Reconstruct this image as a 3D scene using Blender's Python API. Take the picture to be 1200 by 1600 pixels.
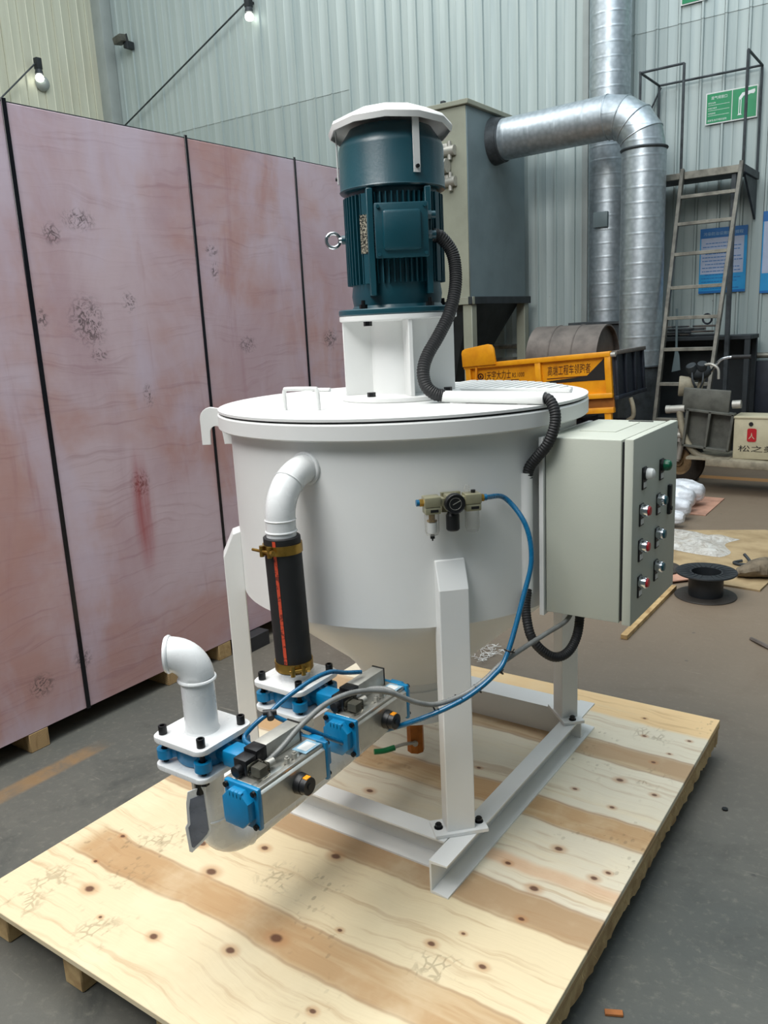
import bpy, bmesh, math, random
from mathutils import Vector, Matrix
from math import sin, cos, pi, radians, sqrt

scn = bpy.context.scene
for o in list(bpy.data.objects):
    bpy.data.objects.remove(o)
COL = scn.collection
random.seed(7)

# ------------------------------------------------------------------ camera
cam_data = bpy.data.cameras.new('camera')
cam = bpy.data.objects.new('camera', cam_data)
COL.objects.link(cam)
cam_data.sensor_fit = 'VERTICAL'
cam_data.sensor_height = 36.0
cam_data.lens = 1276.115 / 1600 * 36.0
cam_data.clip_end = 100
PITCH, ROLL, YAW = 0.2269319, -0.04977425, 0.6135998
fw = Vector((-sin(YAW), cos(YAW), 0)); r0 = Vector((cos(YAW), sin(YAW), 0)); up = Vector((0, 0, 1))
F_ = fw * cos(PITCH) - up * sin(PITCH)
U0 = fw * sin(PITCH) + up * cos(PITCH)
R_ = r0 * cos(ROLL) + U0 * sin(ROLL)
U_ = -r0 * sin(ROLL) + U0 * cos(ROLL)
cam.matrix_world = Matrix(((R_.x, U_.x, -F_.x, 0), (R_.y, U_.y, -F_.y, 0), (R_.z, U_.z, -F_.z, 1.62), (0, 0, 0, 1)))
scn.camera = cam

# ------------------------------------------------------------------ light
scn.view_settings.view_transform = 'Standard'
scn.view_settings.look = 'None'
scn.view_settings.gamma = 1.0
scn.view_settings.use_curve_mapping = False
scn.view_settings.exposure = 0.33
world = bpy.data.worlds.new('world')
scn.world = world
world.use_nodes = True
wn = world.node_tree.nodes; wl = world.node_tree.links
wn.clear()
w_out = wn.new('ShaderNodeOutputWorld'); w_bg = wn.new('ShaderNodeBackground')
w_tc = wn.new('ShaderNodeTexCoord'); w_sep = wn.new('ShaderNodeSeparateXYZ'); w_ramp = wn.new('ShaderNodeValToRGB')
w_map = wn.new('ShaderNodeMapRange')
w_map.inputs['From Min'].default_value = -1; w_map.inputs['From Max'].default_value = 1
wl.new(w_tc.outputs['Generated'], w_sep.inputs[0]); wl.new(w_sep.outputs['Z'], w_map.inputs['Value'])
wl.new(w_map.outputs[0], w_ramp.inputs[0]); wl.new(w_ramp.outputs[0], w_bg.inputs['Color']); wl.new(w_bg.outputs[0], w_out.inputs[0])
els = w_ramp.color_ramp.elements
els[0].position = 0.42; els[0].color = (0.10, 0.10, 0.10, 1)
els[1].position = 1.0; els[1].color = (0.80, 0.92, 1.0, 1)
e = els.new(0.5); e.color = (0.25, 0.29, 0.31, 1)
e = els.new(0.68); e.color = (0.55, 0.66, 0.72, 1)
w_bg.inputs['Strength'].default_value = 0.86

def area_light(name, loc, target, sx, sy, energy, color):
    d = bpy.data.lights.new(name, 'AREA'); d.shape = 'RECTANGLE'; d.size = sx; d.size_y = sy
    d.energy = energy; d.color = color
    o = bpy.data.objects.new(name, d); COL.objects.link(o)
    o.location = loc
    z = (Vector(loc) - Vector(target)).normalized(); x = Vector((1, 0, 0)); x = (x - z * x.dot(z)).normalized(); y = z.cross(x)
    o.rotation_euler = Matrix((x, y, z)).transposed().to_euler()
    return o
area_light('skylight_or_fill', (-2.25, 0.2, 5.7), (-1.4, 1.7, 0.2), 2.6, 4.6, 225, (1.0, 0.965, 0.905))
area_light('skylight_or_fill', (-2.0, 3.6, 8.0), (-1.6, 2.8, 0.0), 2.4, 3.6, 90, (0.95, 0.98, 1.0))
area_light('skylight_or_fill', (-1.6, -3.6, 7.4), (-1.3, 2.0, 0.9), 4.0, 2.4, 190, (0.97, 0.98, 1.0))  # added fill, no known skylight: lifts the faces turned towards the viewer
area_light('skylight_or_fill', (-6.8, 5.4, 8.2), (-7.6, 8.6, 3.0), 3.4, 3.4, 140, (1.0, 0.98, 0.93))
area_light('skylight_or_fill', (-0.6, 6.0, 8.2), (-1.8, 8.6, 2.0), 2.6, 3.4, 80, (0.84, 0.94, 1.0))

# ------------------------------------------------------------------ materials
def lin(c):
    return tuple(((v / 255) / 12.92 if v / 255 <= 0.04045 else ((v / 255 + 0.055) / 1.055) ** 2.4) for v in c) + (1,)

class NT:
    def __init__(s, m):
        s.t = m.node_tree; s.n = s.t.nodes; s.l = s.t.links
    def new(s, ty, **kw):
        n = s.n.new(ty)
        for k, v in kw.items():
            setattr(n, k, v)
        return n
    def put(s, sock, v):
        if hasattr(v, 'is_output'):
            s.l.new(v, sock)
        else:
            sock.default_value = v
    def math(s, op, a, b=0.0, c=None, clamp=False):
        n = s.new('ShaderNodeMath', operation=op); n.use_clamp = clamp
        s.put(n.inputs[0], a); s.put(n.inputs[1], b)
        if c is not None: s.put(n.inputs[2], c)
        return n.outputs[0]
    def mix(s, f, a, b, blend='MIX'):
        n = s.new('ShaderNodeMix', data_type='RGBA', blend_type=blend)
        s.put(n.inputs[0], f); s.put(n.inputs[6], a); s.put(n.inputs[7], b)
        return n.outputs[2]
    def pos(s):
        return s.new('ShaderNodeNewGeometry').outputs['Position']
    def obj(s):
        return s.new('ShaderNodeTexCoord').outputs['Object']
    def mapping(s, v, scale=(1, 1, 1), loc=(0, 0, 0), rot=(0, 0, 0)):
        n = s.new('ShaderNodeMapping'); s.l.new(v, n.inputs[0])
        n.inputs[1].default_value = loc; n.inputs[2].default_value = rot; n.inputs[3].default_value = scale
        return n.outputs[0]
    def noise(s, v, scale, detail=4, rough=0.55, dist=0.0):
        n = s.new('ShaderNodeTexNoise'); s.l.new(v, n.inputs['Vector'])
        n.inputs['Scale'].default_value = scale; n.inputs['Detail'].default_value = detail
        n.inputs['Roughness'].default_value = rough; n.inputs['Distortion'].default_value = dist
        return n.outputs['Fac']
    def voro(s, v, scale, feature='F1'):
        n = s.new('ShaderNodeTexVoronoi', feature=feature); s.l.new(v, n.inputs['Vector'])
        n.inputs['Scale'].default_value = scale
        return n.outputs['Distance']
    def step(s, v, a, b):
        n = s.new('ShaderNodeMapRange', interpolation_type='SMOOTHSTEP')
        s.put(n.inputs[0], v); n.inputs[1].default_value = a; n.inputs[2].default_value = b
        n.inputs[3].default_value = 0; n.inputs[4].default_value = 1
        return n.outputs[0]
    def sep(s, v):
        n = s.new('ShaderNodeSeparateXYZ'); s.l.new(v, n.inputs[0]); return n.outputs
    def comb(s, x, y, z):
        n = s.new('ShaderNodeCombineXYZ'); s.put(n.inputs[0], x); s.put(n.inputs[1], y); s.put(n.inputs[2], z)
        return n.outputs[0]
    def bump(s, h, strength, dist=0.01):
        n = s.new('ShaderNodeBump'); n.inputs['Strength'].default_value = strength; n.inputs['Distance'].default_value = dist
        s.l.new(h, n.inputs['Height']); return n.outputs[0]
    def dist(s, v, p):
        n = s.new('ShaderNodeVectorMath', operation='DISTANCE'); s.l.new(v, n.inputs[0]); n.inputs[1].default_value = p
        return n.outputs['Value']

def base_mat(name):
    m = bpy.data.materials.new(name); m.use_nodes = True
    b = m.node_tree.nodes['Principled BSDF']
    return m, b, NT(m)

def paint(name, rgb, rough=0.45, metal=0.0, var=0.06, vscale=6.0, bump=0.0, bscale=60, coat=0.0, rgb2=None, spec=0.5):
    m, b, t = base_mat(name)
    c = lin(rgb)
    c2 = lin(rgb2) if rgb2 else tuple(v * (1 - var * 2.2) for v in c[:3]) + (1,)
    p = t.pos()
    f = t.step(t.noise(p, vscale, 5, 0.6), 0.35, 0.75)
    t.l.new(t.mix(f, c, c2), b.inputs['Base Color'])
    rn = t.math('MULTIPLY_ADD', t.noise(p, vscale * 2.3, 3), 0.22, rough - 0.11, clamp=True)
    t.l.new(rn, b.inputs['Roughness'])
    b.inputs['Metallic'].default_value = metal
    b.inputs['Specular IOR Level'].default_value = spec
    b.inputs['Coat Weight'].default_value = coat
    b.inputs['Coat Roughness'].default_value = 0.15
    if bump:
        t.l.new(t.bump(t.noise(p, bscale, 3), bump, 0.004), b.inputs['Normal'])
    return m

M = {}
M['white'] = paint('white_enamel', (226, 227, 225), 0.42, 0, 0.02, 3.0, 0.05, 90)
M['white_gloss'] = paint('white_gloss_pipe_paint', (228, 230, 230), 0.28, 0, 0.02, 8, 0.04, 60, coat=0.3)
M['teal'] = paint('dark_teal_motor_paint', (10, 66, 78), 0.38, 0, 0.06, 9, 0.08, 120, coat=0.15)
M['cabinet'] = paint('light_grey_powder_coat', (182, 186, 174), 0.5, 0, 0.02, 4, 0.06, 220)
M['black'] = paint('black_plastic', (20, 21, 23), 0.42, 0, 0.1, 20)
M['rubber'] = paint('black_rubber', (26, 27, 29), 0.62, 0, 0.15, 14)
M['black_steel'] = paint('blackened_steel', (24, 25, 27), 0.35, 0.4, 0.1, 40)
M['blue'] = paint('blue_cast_paint', (0, 124, 174), 0.4, 0, 0.06, 20, 0.06, 90, coat=0.2)
M['blue_hose'] = paint('blue_polyurethane', (0, 94, 136), 0.28, 0, 0.05, 20, coat=0.3)
M['steel'] = paint('machined_aluminium', (204, 202, 194), 0.34, 0.85, 0.06, 30)
M['silver_dull'] = paint('dull_cast_aluminium', (178, 176, 168), 0.5, 0.55, 0.06, 40)
M['chrome'] = paint('bright_chrome', (208, 212, 216), 0.14, 1.0, 0.04, 30)
M['brass'] = paint('yellow_zinc_brass', (176, 140, 66), 0.32, 0.85, 0.18, 30)
M['bronze'] = paint('drain_valve_brass', (170, 104, 44), 0.4, 0.6, 0.12, 40)
M['olive'] = paint('pale_gold_anodised', (172, 168, 140), 0.36, 0.55, 0.06, 40)
M['red'] = paint('red_plastic', (176, 24, 34), 0.35, 0, 0.06, 30)
M['green'] = paint('green_plastic', (0, 96, 66), 0.3, 0, 0.06, 30)
M['bluegreen'] = paint('blue_green_plastic', (22, 84, 96), 0.35, 0, 0.06, 30)
M['orange'] = paint('orange_plastic', (238, 150, 20), 0.4, 0, 0.05, 30)
M['label_white'] = paint('label_white', (222, 224, 222), 0.5, 0, 0.03, 30)
M['label_blue'] = paint('pale_blue_label', (150, 188, 208), 0.35, 0, 0.06, 60)
M['green_handle'] = paint('green_vinyl', (0, 112, 62), 0.4, 0, 0.06, 40)
M['grey_conduit'] = paint('grey_flexible_conduit', (126, 128, 126), 0.4, 0, 0.12, 40)
M['collector_beige'] = paint('beige_grey_steel_paint', (150, 152, 136), 0.5, 0, 0.08, 2.5)
M['collector_blue'] = paint('blue_grey_steel_paint', (112, 128, 132), 0.5, 0, 0.10, 2.0)
M['dark_steel'] = paint('dark_painted_steel', (46, 52, 56), 0.6, 0.1, 0.2, 4)
M['ladder'] = paint('weathered_grey_steel', (142, 140, 130), 0.5, 0.5, 0.25, 9)
M['stringer'] = paint('worn_dark_ladder_steel', (112, 110, 102), 0.5, 0.4, 0.3, 9)
M['ladder_dark'] = paint('dark_platform_steel', (74, 80, 84), 0.55, 0.4, 0.25, 9)
M['yellow'] = paint('yellow_vehicle_paint', (236, 160, 16), 0.4, 0, 0.10, 6, rgb2=(214, 134, 10))
M['yellow_brown'] = paint('dirty_ochre_paint', (150, 92, 26), 0.6, 0, 0.2, 8)
M['navy'] = paint('navy_steel', (38, 44, 56), 0.5, 0.2, 0.2, 6)
M['print'] = paint('dark_brown_print', (64, 18, 12), 0.5, 0, 0.05, 20)
M['print_black'] = paint('black_print', (30, 28, 26), 0.5, 0, 0.05, 20)
M['print_white'] = paint('white_print', (226, 232, 230), 0.5, 0, 0.02, 20)
M['sign_green'] = paint('sign_green', (0, 140, 88), 0.4, 0, 0.04, 6)
M['poster_blue'] = paint('poster_blue', (30, 108, 178), 0.35, 0, 0.04, 6)
M['poster_light'] = paint('poster_sky_blue', (38, 150, 208), 0.35, 0, 0.04, 6)
M['poster_pale'] = paint('poster_pale_lilac', (178, 190, 214), 0.35, 0, 0.06, 6)
M['trike'] = paint('dusty_beige_frame', (154, 146, 126), 0.6, 0.1, 0.2, 12)
M['trike_grey'] = paint('dusty_grey_sheet', (96, 97, 90), 0.55, 0.15, 0.2, 9)
M['tyre'] = paint('dusty_tyre', (42, 36, 30), 0.8, 0, 0.25, 14)
M['rim'] = paint('rusty_tan_rim', (136, 112, 80), 0.6, 0.2, 0.25, 16)
M['battery'] = paint('cream_battery_box', (188, 180, 152), 0.5, 0, 0.08, 8)
M['rust'] = paint('grey_rolled_steel', (112, 104, 98), 0.55, 0.3, 0.2, 6)
M['bare_wood'] = paint('bare_pine', (196, 168, 120), 0.75, 0, 0.2, 14, 0.2, 60, rgb2=(150, 118, 76))
M['pink_ply'] = paint('pink_formwork_ply', (196, 150, 128), 0.6, 0, 0.15, 8)
M['floor_ply'] = paint('stained_sheet_ply', (174, 152, 116), 0.7, 0, 0.2, 5, rgb2=(140, 118, 84))
M['glove'] = paint('dirty_canvas', (122, 110, 92), 0.9, 0, 0.25, 18, 0.3, 80)
M['spool'] = paint('black_spool_plastic', (34, 38, 42), 0.45, 0, 0.1, 14)
M['spool_base'] = paint('dusty_spool_plastic', (58, 54, 50), 0.6, 0, 0.15, 14)
M['strap'] = paint('glossy_black_strap', (14, 14, 22), 0.22, 0, 0.1, 20)
M['wall_trim'] = paint('grey_wall_flashing', (166, 174, 172), 0.5, 0.1, 0.06, 3)
M['beam_dark'] = paint('black_stencilled_skid', (44, 44, 46), 0.6, 0, 0.1, 20)

def emit_mat(name, rgb, s):
    m, b, t = base_mat(name)
    b.inputs['Base Color'].default_value = lin(rgb)
    b.inputs['Emission Color'].default_value = lin(rgb); b.inputs['Emission Strength'].default_value = s
    return m
M['bulb'] = emit_mat('lit_bulb', (250, 252, 240), 3.0)

def clear_mat(name, tint, rough, alpha_mix=None):
    m, b, t = base_mat(name)
    b.inputs['Base Color'].default_value = lin(tint)
    b.inputs['Roughness'].default_value = rough
    b.inputs['Transmission Weight'].default_value = 1.0
    b.inputs['IOR'].default_value = 1.15
    return m
def shell_mat(name, rgb, f):
    m, b, t = base_mat(name)
    b.inputs['Base Color'].default_value = lin(rgb); b.inputs['Roughness'].default_value = 0.1
    tr = t.new('ShaderNodeBsdfTransparent'); mx = t.new('ShaderNodeMixShader'); lw = t.new('ShaderNodeLayerWeight'); lw.inputs['Blend'].default_value = 0.35
    t.l.new(t.math('MULTIPLY_ADD', lw.outputs['Facing'], 0.6, f, clamp=True), mx.inputs[0])
    t.l.new(tr.outputs[0], mx.inputs[1]); t.l.new(b.outputs[0], mx.inputs[2]); t.l.new(mx.outputs[0], t.n['Material Output'].inputs['Surface'])
    return m
M['clear'] = shell_mat('clear_polycarbonate', (196, 194, 186), 0.10)
M['smoke_clear'] = clear_mat('smoky_clear_plastic', (140, 138, 130), 0.12)

def film_mat(name, rgb, mixf):
    m, b, t = base_mat(name)
    b.inputs['Base Color'].default_value = lin(rgb); b.inputs['Roughness'].default_value = 0.3
    tr = t.new('ShaderNodeBsdfTransparent'); mx = t.new('ShaderNodeMixShader')
    p = t.pos()
    f = t.step(t.noise(p, 14, 6, 0.7, 1.5), 0.3, 0.75)
    t.l.new(t.math('MULTIPLY_ADD', f, 0.5, mixf, clamp=True), mx.inputs[0])
    t.l.new(t.bump(t.noise(p, 16, 4, 0.6, 1.5), 0.35, 0.02), b.inputs['Normal'])
    t.l.new(tr.outputs[0], mx.inputs[1]); t.l.new(b.outputs[0], mx.inputs[2])
    t.l.new(mx.outputs[0], t.n['Material Output'].inputs['Surface'])
    return m
M['film'] = film_mat('clear_plastic_film', (222, 224, 222), 0.30)
M['wrap'] = paint('white_plastic_wrap', (222, 226, 232), 0.3, 0, 0.12, 16, 0.9, 26, coat=0.4)

def floor_material():
    m, b, t = base_mat('worn_concrete_floor')
    p = t.pos(); x, y, z = t.sep(p)
    big = t.noise(p, 0.55, 6, 0.6); mid = t.noise(p, 2.6, 7, 0.65, 0.6); fine = t.noise(p, 38, 5, 0.7)
    c = t.mix(t.step(big, 0.35, 0.68), lin((74, 77, 74)), lin((98, 97, 90)))
    c = t.mix(t.step(mid, 0.5, 0.74), c, lin((62, 64, 61)))
    c = t.mix(t.math('MULTIPLY', t.step(fine, 0.5, 0.8), 0.4), c, lin((140, 136, 124)))
    warm = t.math('MULTIPLY', t.step(y, 1.8, 4.6), 0.75)
    c = t.mix(warm, c, lin((132, 114, 94)))
    spots = t.step(t.voro(t.mapping(p, (1, 1, 0)), 5.5), 0.06, 0.03)
    c = t.mix(t.math('MULTIPLY', spots, t.math('MULTIPLY', t.step(mid, 0.45, 0.6), 0.85)), c, lin((52, 52, 50)))
    scr = t.step(t.noise(t.mapping(p, (3, 26, 1), rot=(0, 0, 0.5)), 2.0, 4, 0.6, 0.8), 0.66, 0.74)
    c = t.mix(t.math('MULTIPLY', scr, 0.35), c, lin((150, 144, 132)))
    # faded ochre floor marking beside the crate, another far off under the parked tricycle
    lx = t.math('MULTIPLY', t.step(t.math('ABSOLUTE', t.math('SUBTRACT', x, -2.74)), 0.055, 0.03), t.step(y, 1.86, 1.70))
    lx = t.math('MULTIPLY', lx, t.step(mid, 0.36, 0.56))
    c = t.mix(t.math('MULTIPLY', lx, 0.5), c, lin((160, 120, 68)))
    l2 = t.math('MULTIPLY', t.step(t.math('ABSOLUTE', t.math('SUBTRACT', y, 8.25)), 0.09, 0.06), t.step(x, -2.4, -2.2))
    c = t.mix(t.math('MULTIPLY', l2, 0.75), c, lin((186, 134, 78)))
    t.l.new(c, b.inputs['Base Color'])
    t.l.new(t.math('MULTIPLY_ADD', mid, 0.3, 0.42), b.inputs['Roughness'])
    t.l.new(t.bump(t.math('ADD', fine, t.math('MULTIPLY', mid, 1.6)), 0.18, 0.01), b.inputs['Normal'])
    return m
M['floor'] = floor_material()

def wall_material(name, c1, c2, c3):
    m, b, t = base_mat(name)
    p = t.pos()
    streak = t.noise(t.mapping(p, (5, 5, 0.22)), 2.2, 6, 0.6, 0.4)
    blot = t.noise(p, 0.5, 5, 0.6)
    c = t.mix(t.step(streak, 0.38, 0.72), lin(c1), lin(c2))
    c = t.mix(t.math('MULTIPLY', t.step(blot, 0.5, 0.75), 0.5), c, lin(c3))
    fl = t.step(t.noise(p, 26, 4, 0.7), 0.68, 0.75)
    z = t.sep(p)[2]
    c = t.mix(t.math('MULTIPLY', fl, t.step(z, 2.9, 1.7)), c, lin((104, 108, 106)))
    t.l.new(c, b.inputs['Base Color']); b.inputs['Roughness'].default_value = 0.45
    b.inputs['Metallic'].default_value = 0.15
    t.l.new(t.bump(streak, 0.12, 0.01), b.inputs['Normal'])
    return m
M['wall'] = wall_material('grey_sheet_metal_wall', (182, 194, 192), (168, 182, 182), (158, 170, 166))
M['wall_dark'] = wall_material('light_cutting_wall', (112, 120, 122), (100, 108, 110), (92, 98, 98))
M['wall_low'] = wall_material('grey_sheet_metal_wall_lower', (172, 184, 182), (158, 172, 172), (148, 160, 158))
M['wall_warm'] = wall_material('yellowed_sheet_metal_wall', (216, 217, 198), (206, 206, 186), (196, 186, 160))

def galv_material(name, axis):
    m, b, t = base_mat(name)
    p = t.pos()
    sp = t.voro(t.mapping(p, (1, 1, 1)), 22)
    c = t.mix(sp, lin((204, 212, 218)), lin((172, 182, 188)))
    blot = t.noise(p, 2.5, 5, 0.6)
    c = t.mix(t.math('MULTIPLY', t.step(blot, 0.55, 0.75), 0.5), c, lin((128, 132, 128)))
    t.l.new(c, b.inputs['Base Color']); b.inputs['Metallic'].default_value = 0.9
    t.l.new(t.math('MULTIPLY_ADD', blot, 0.25, 0.32), b.inputs['Roughness'])
    w = t.new('ShaderNodeTexWave', wave_type='BANDS', bands_direction=axis, wave_profile='SIN')
    t.l.new(p, w.inputs['Vector']); w.inputs['Scale'].default_value = 2.2 if axis == 'Z' else 1.1; w.inputs['Distortion'].default_value = 0.3
    h = t.math('ADD', t.step(w.outputs['Fac'], 0.9, 1.0), t.math('MULTIPLY', t.noise(p, 6, 3), 0.5))
    t.l.new(t.bump(h, 0.10, 0.02), b.inputs['Normal'])
    return m
M['galv_z'] = galv_material('galvanised_duct_vertical', 'Z')
M['galv_x'] = galv_material('galvanised_duct_horizontal', 'X')

def pallet_material():
    m, b, t = base_mat('pine_plywood_with_veneer_bands')
    p = t.pos(); x, y, z = t.sep(p)
    wob = t.math('MULTIPLY', t.math('SUBTRACT', t.noise(t.mapping(p, (1, 0.6, 1)), 1.7, 4, 0.6), 0.5), 0.09)
    yy = t.math('ADD', y, wob)
    r = t.new('ShaderNodeValToRGB'); mr = t.new('ShaderNodeMapRange')
    t.l.new(yy, mr.inputs[0]); mr.inputs[1].default_value = 0.9; mr.inputs[2].default_value = 3.0
    t.l.new(mr.outputs[0], r.inputs[0])
    pale, pale2, brown, brown2, pink, orange = (226, 210, 174), (222, 214, 192), (188, 154, 112), (176, 148, 114), (216, 184, 152), (232, 200, 150)
    bands = [(0.90, pale), (1.205, brown), (1.325, pale), (1.60, brown2), (1.715, pale2), (1.785, pink), (1.84, pale2), (2.03, brown), (2.15, pale2),
             (2.46, brown2), (2.58, pale2), (2.77, orange)]
    e = r.color_ramp.elements
    eps = 0.010 / 2.1
    seq = []
    for i, (yv, c) in enumerate(bands):
        pz = (yv - 0.9) / 2.1
        if i: seq.append((pz - eps, bands[i - 1][1]))
        seq.append((pz + (eps if i else 0), c))
    e[0].position = seq[0][0]; e[0].color = lin(seq[0][1])
    e[1].position = seq[-1][0]; e[1].color = lin(seq[-1][1])
    for pz, c in seq[1:-1]:
        n = e.new(pz); n.color = lin(c)
    base = lin(pale)
    patch = t.step(t.noise(t.mapping(p, (0.8, 7, 1), loc=(2, 5, 0)), 1.6, 4, 0.6), 0.30, 0.48)
    left = t.math('MAXIMUM', t.step(x, -2.08, -2.0), t.step(y, 1.5, 1.6))
    c = t.mix(t.math('MULTIPLY', t.math('MULTIPLY_ADD', patch, 0.4, 0.6), left), base, r.outputs[0])
    edge = None
    for yv in (1.205, 1.325, 1.60, 1.715, 2.03, 2.15, 2.46, 2.58):
        d = t.step(t.math('ABSOLUTE', t.math('SUBTRACT', yy, yv)), 0.007, 0.001)
        edge = d if edge is None else t.math('MAXIMUM', edge, d)
    c = t.mix(t.math('MULTIPLY', t.math('MULTIPLY', edge, left), 0.38), c, lin((128, 84, 52)))
    gv = t.comb(t.math('MULTIPLY', x, 1.4), t.math('ADD', y, t.math('MULTIPLY', wob, 1.5)), z)
    grain = t.noise(t.mapping(gv, (1, 22, 1)), 1.6, 6, 0.65, 0.4)
    fine = t.noise(t.mapping(gv, (2.5, 90, 1)), 2.2, 3, 0.6)
    c = t.mix(t.math('MULTIPLY', t.step(grain, 0.52, 0.70), 0.40), c, lin((164, 122, 78)))
    c = t.mix(t.math('MULTIPLY', fine, 0.16), c, lin((150, 112, 70)))
    c = t.mix(t.math('MULTIPLY', t.step(t.noise(p, 3.2, 5, 0.6), 0.5, 0.72), 0.30), c, lin((240, 228, 196)))
    # shoe-print grime: clustered short marks
    cl = t.step(t.noise(t.mapping(p, (1, 1, 1), loc=(3.1, 1.7, 0)), 2.6, 3, 0.5), 0.57, 0.66)
    mk = t.step(t.voro(t.mapping(p, (60, 34, 1), rot=(0, 0, 0.6)), 1.0), 0.40, 0.22)
    mk = t.math('MULTIPLY', mk, t.step(t.noise(p, 30, 2), 0.48, 0.58))
    c = t.mix(t.math('MULTIPLY', t.math('MULTIPLY', cl, mk), 0.42), c, lin((118, 100, 72)))
    fp = None
    for fx, fy in ((-1.85, 1.37), (-1.97, 1.08), (-1.78, 1.20), (-1.68, 1.02), (-1.42, 1.42), (-0.88, 1.37), (-0.78, 2.70), (-0.70, 2.42), (-1.95, 0.98)):
        d = t.step(t.dist(p, (fx, fy, 0.14)), 0.085, 0.03); fp = d if fp is None else t.math('MAXIMUM', fp, d)
    tread = t.step(t.voro(t.mapping(p, (52, 34, 1), rot=(0, 0, 0.7)), 1.0, 'DISTANCE_TO_EDGE'), 0.16, 0.05)
    tread = t.math('MULTIPLY', tread, t.step(t.noise(p, 24, 3), 0.46, 0.58))
    c = t.mix(t.math('MULTIPLY', t.math('MULTIPLY', fp, tread), 0.42), c, lin((122, 104, 76)))
    knots = [(-1.542, 1.087, 12), (-1.34, 1.155, 13), (-1.841, 1.115, 15), (-1.601, 1.342, 17), (-1.339, 1.577, 15), (-1.543, 1.5, 12),
             (-1.72, 1.06, 6), (-1.27, 1.245, 18), (-1.93, 1.20, 7), (-1.15, 1.35, 7), (-0.93, 1.43, 10), (-0.79, 1.43, 10), (-0.88, 1.50, 6), (-0.78, 1.62, 9),
             (-0.80, 1.74, 13), (-0.905, 1.80, 9), (-0.81, 1.93, 12), (-0.68, 1.86, 10), (-0.655, 1.9, 8), (-0.885, 2.24, 8), (-0.78, 2.36, 12), (-0.75, 2.2, 8),
             (-0.66, 2.33, 9), (-0.72, 2.52, 8), (-0.80, 2.68, 8), (-0.84, 2.81, 7), (-0.655, 2.72, 7), (-0.69, 2.60, 6), (-1.72, 1.42, 14), (-1.96, 1.32, 8),
             (-1.21, 2.2, 8), (-1.45, 1.9, 12), (-0.74, 1.18, 12), (-1.05, 1.12, 9)]
    ring = None; core = None
    sq = t.comb(t.math('MULTIPLY', x, 0.75), y, 0.0)
    for kx, ky, kr in knots:
        d = t.dist(sq, (kx * 0.75, ky, 0.0))
        d = t.math('ADD', d, t.math('MULTIPLY', t.math('SUBTRACT', fine, 0.5), 0.004))
        k1 = t.step(d, kr * 0.00095, kr * 0.00045)
        k2 = t.step(d, kr * 0.0022, kr * 0.0008)
        core = k1 if core is None else t.math('MAXIMUM', core, k1)
        ring = k2 if ring is None else t.math('MAXIMUM', ring, k2)
    c = t.mix(t.math('MULTIPLY', ring, 0.5), c, lin((176, 122, 74)))
    c = t.mix(t.math('MULTIPLY', core, 0.88), c, lin((82, 44, 26)))
    t.l.new(c, b.inputs['Base Color']); b.inputs['Roughness'].default_value = 0.62
    t.l.new(t.bump(t.math('ADD', grain, t.math('MULTIPLY', fine, 0.4)), 0.12, 0.006), b.inputs['Normal'])
    return m
M['pallet'] = pallet_material()

def ply_edge_material():
    m, b, t = base_mat('plywood_edge_laminations')
    p = t.pos(); z = t.sep(p)[2]
    w = t.math('SINE', t.math('MULTIPLY_ADD', z, 1300.0, t.math('MULTIPLY', t.noise(p, 9, 3), 6.0)))
    c = t.mix(t.step(w, -0.4, 0.5), lin((206, 176, 128)), lin((132, 100, 64)))
    c = t.mix(t.math('MULTIPLY', t.step(t.noise(t.mapping(p, (60, 60, 8)), 1.0, 4), 0.55, 0.7), 0.5), c, lin((120, 88, 54)))
    t.l.new(c, b.inputs['Base Color']); b.inputs['Roughness'].default_value = 0.8
    t.l.new(t.bump(w, 0.2, 0.004), b.inputs['Normal'])
    return m
M['ply_edge'] = ply_edge_material()

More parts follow.
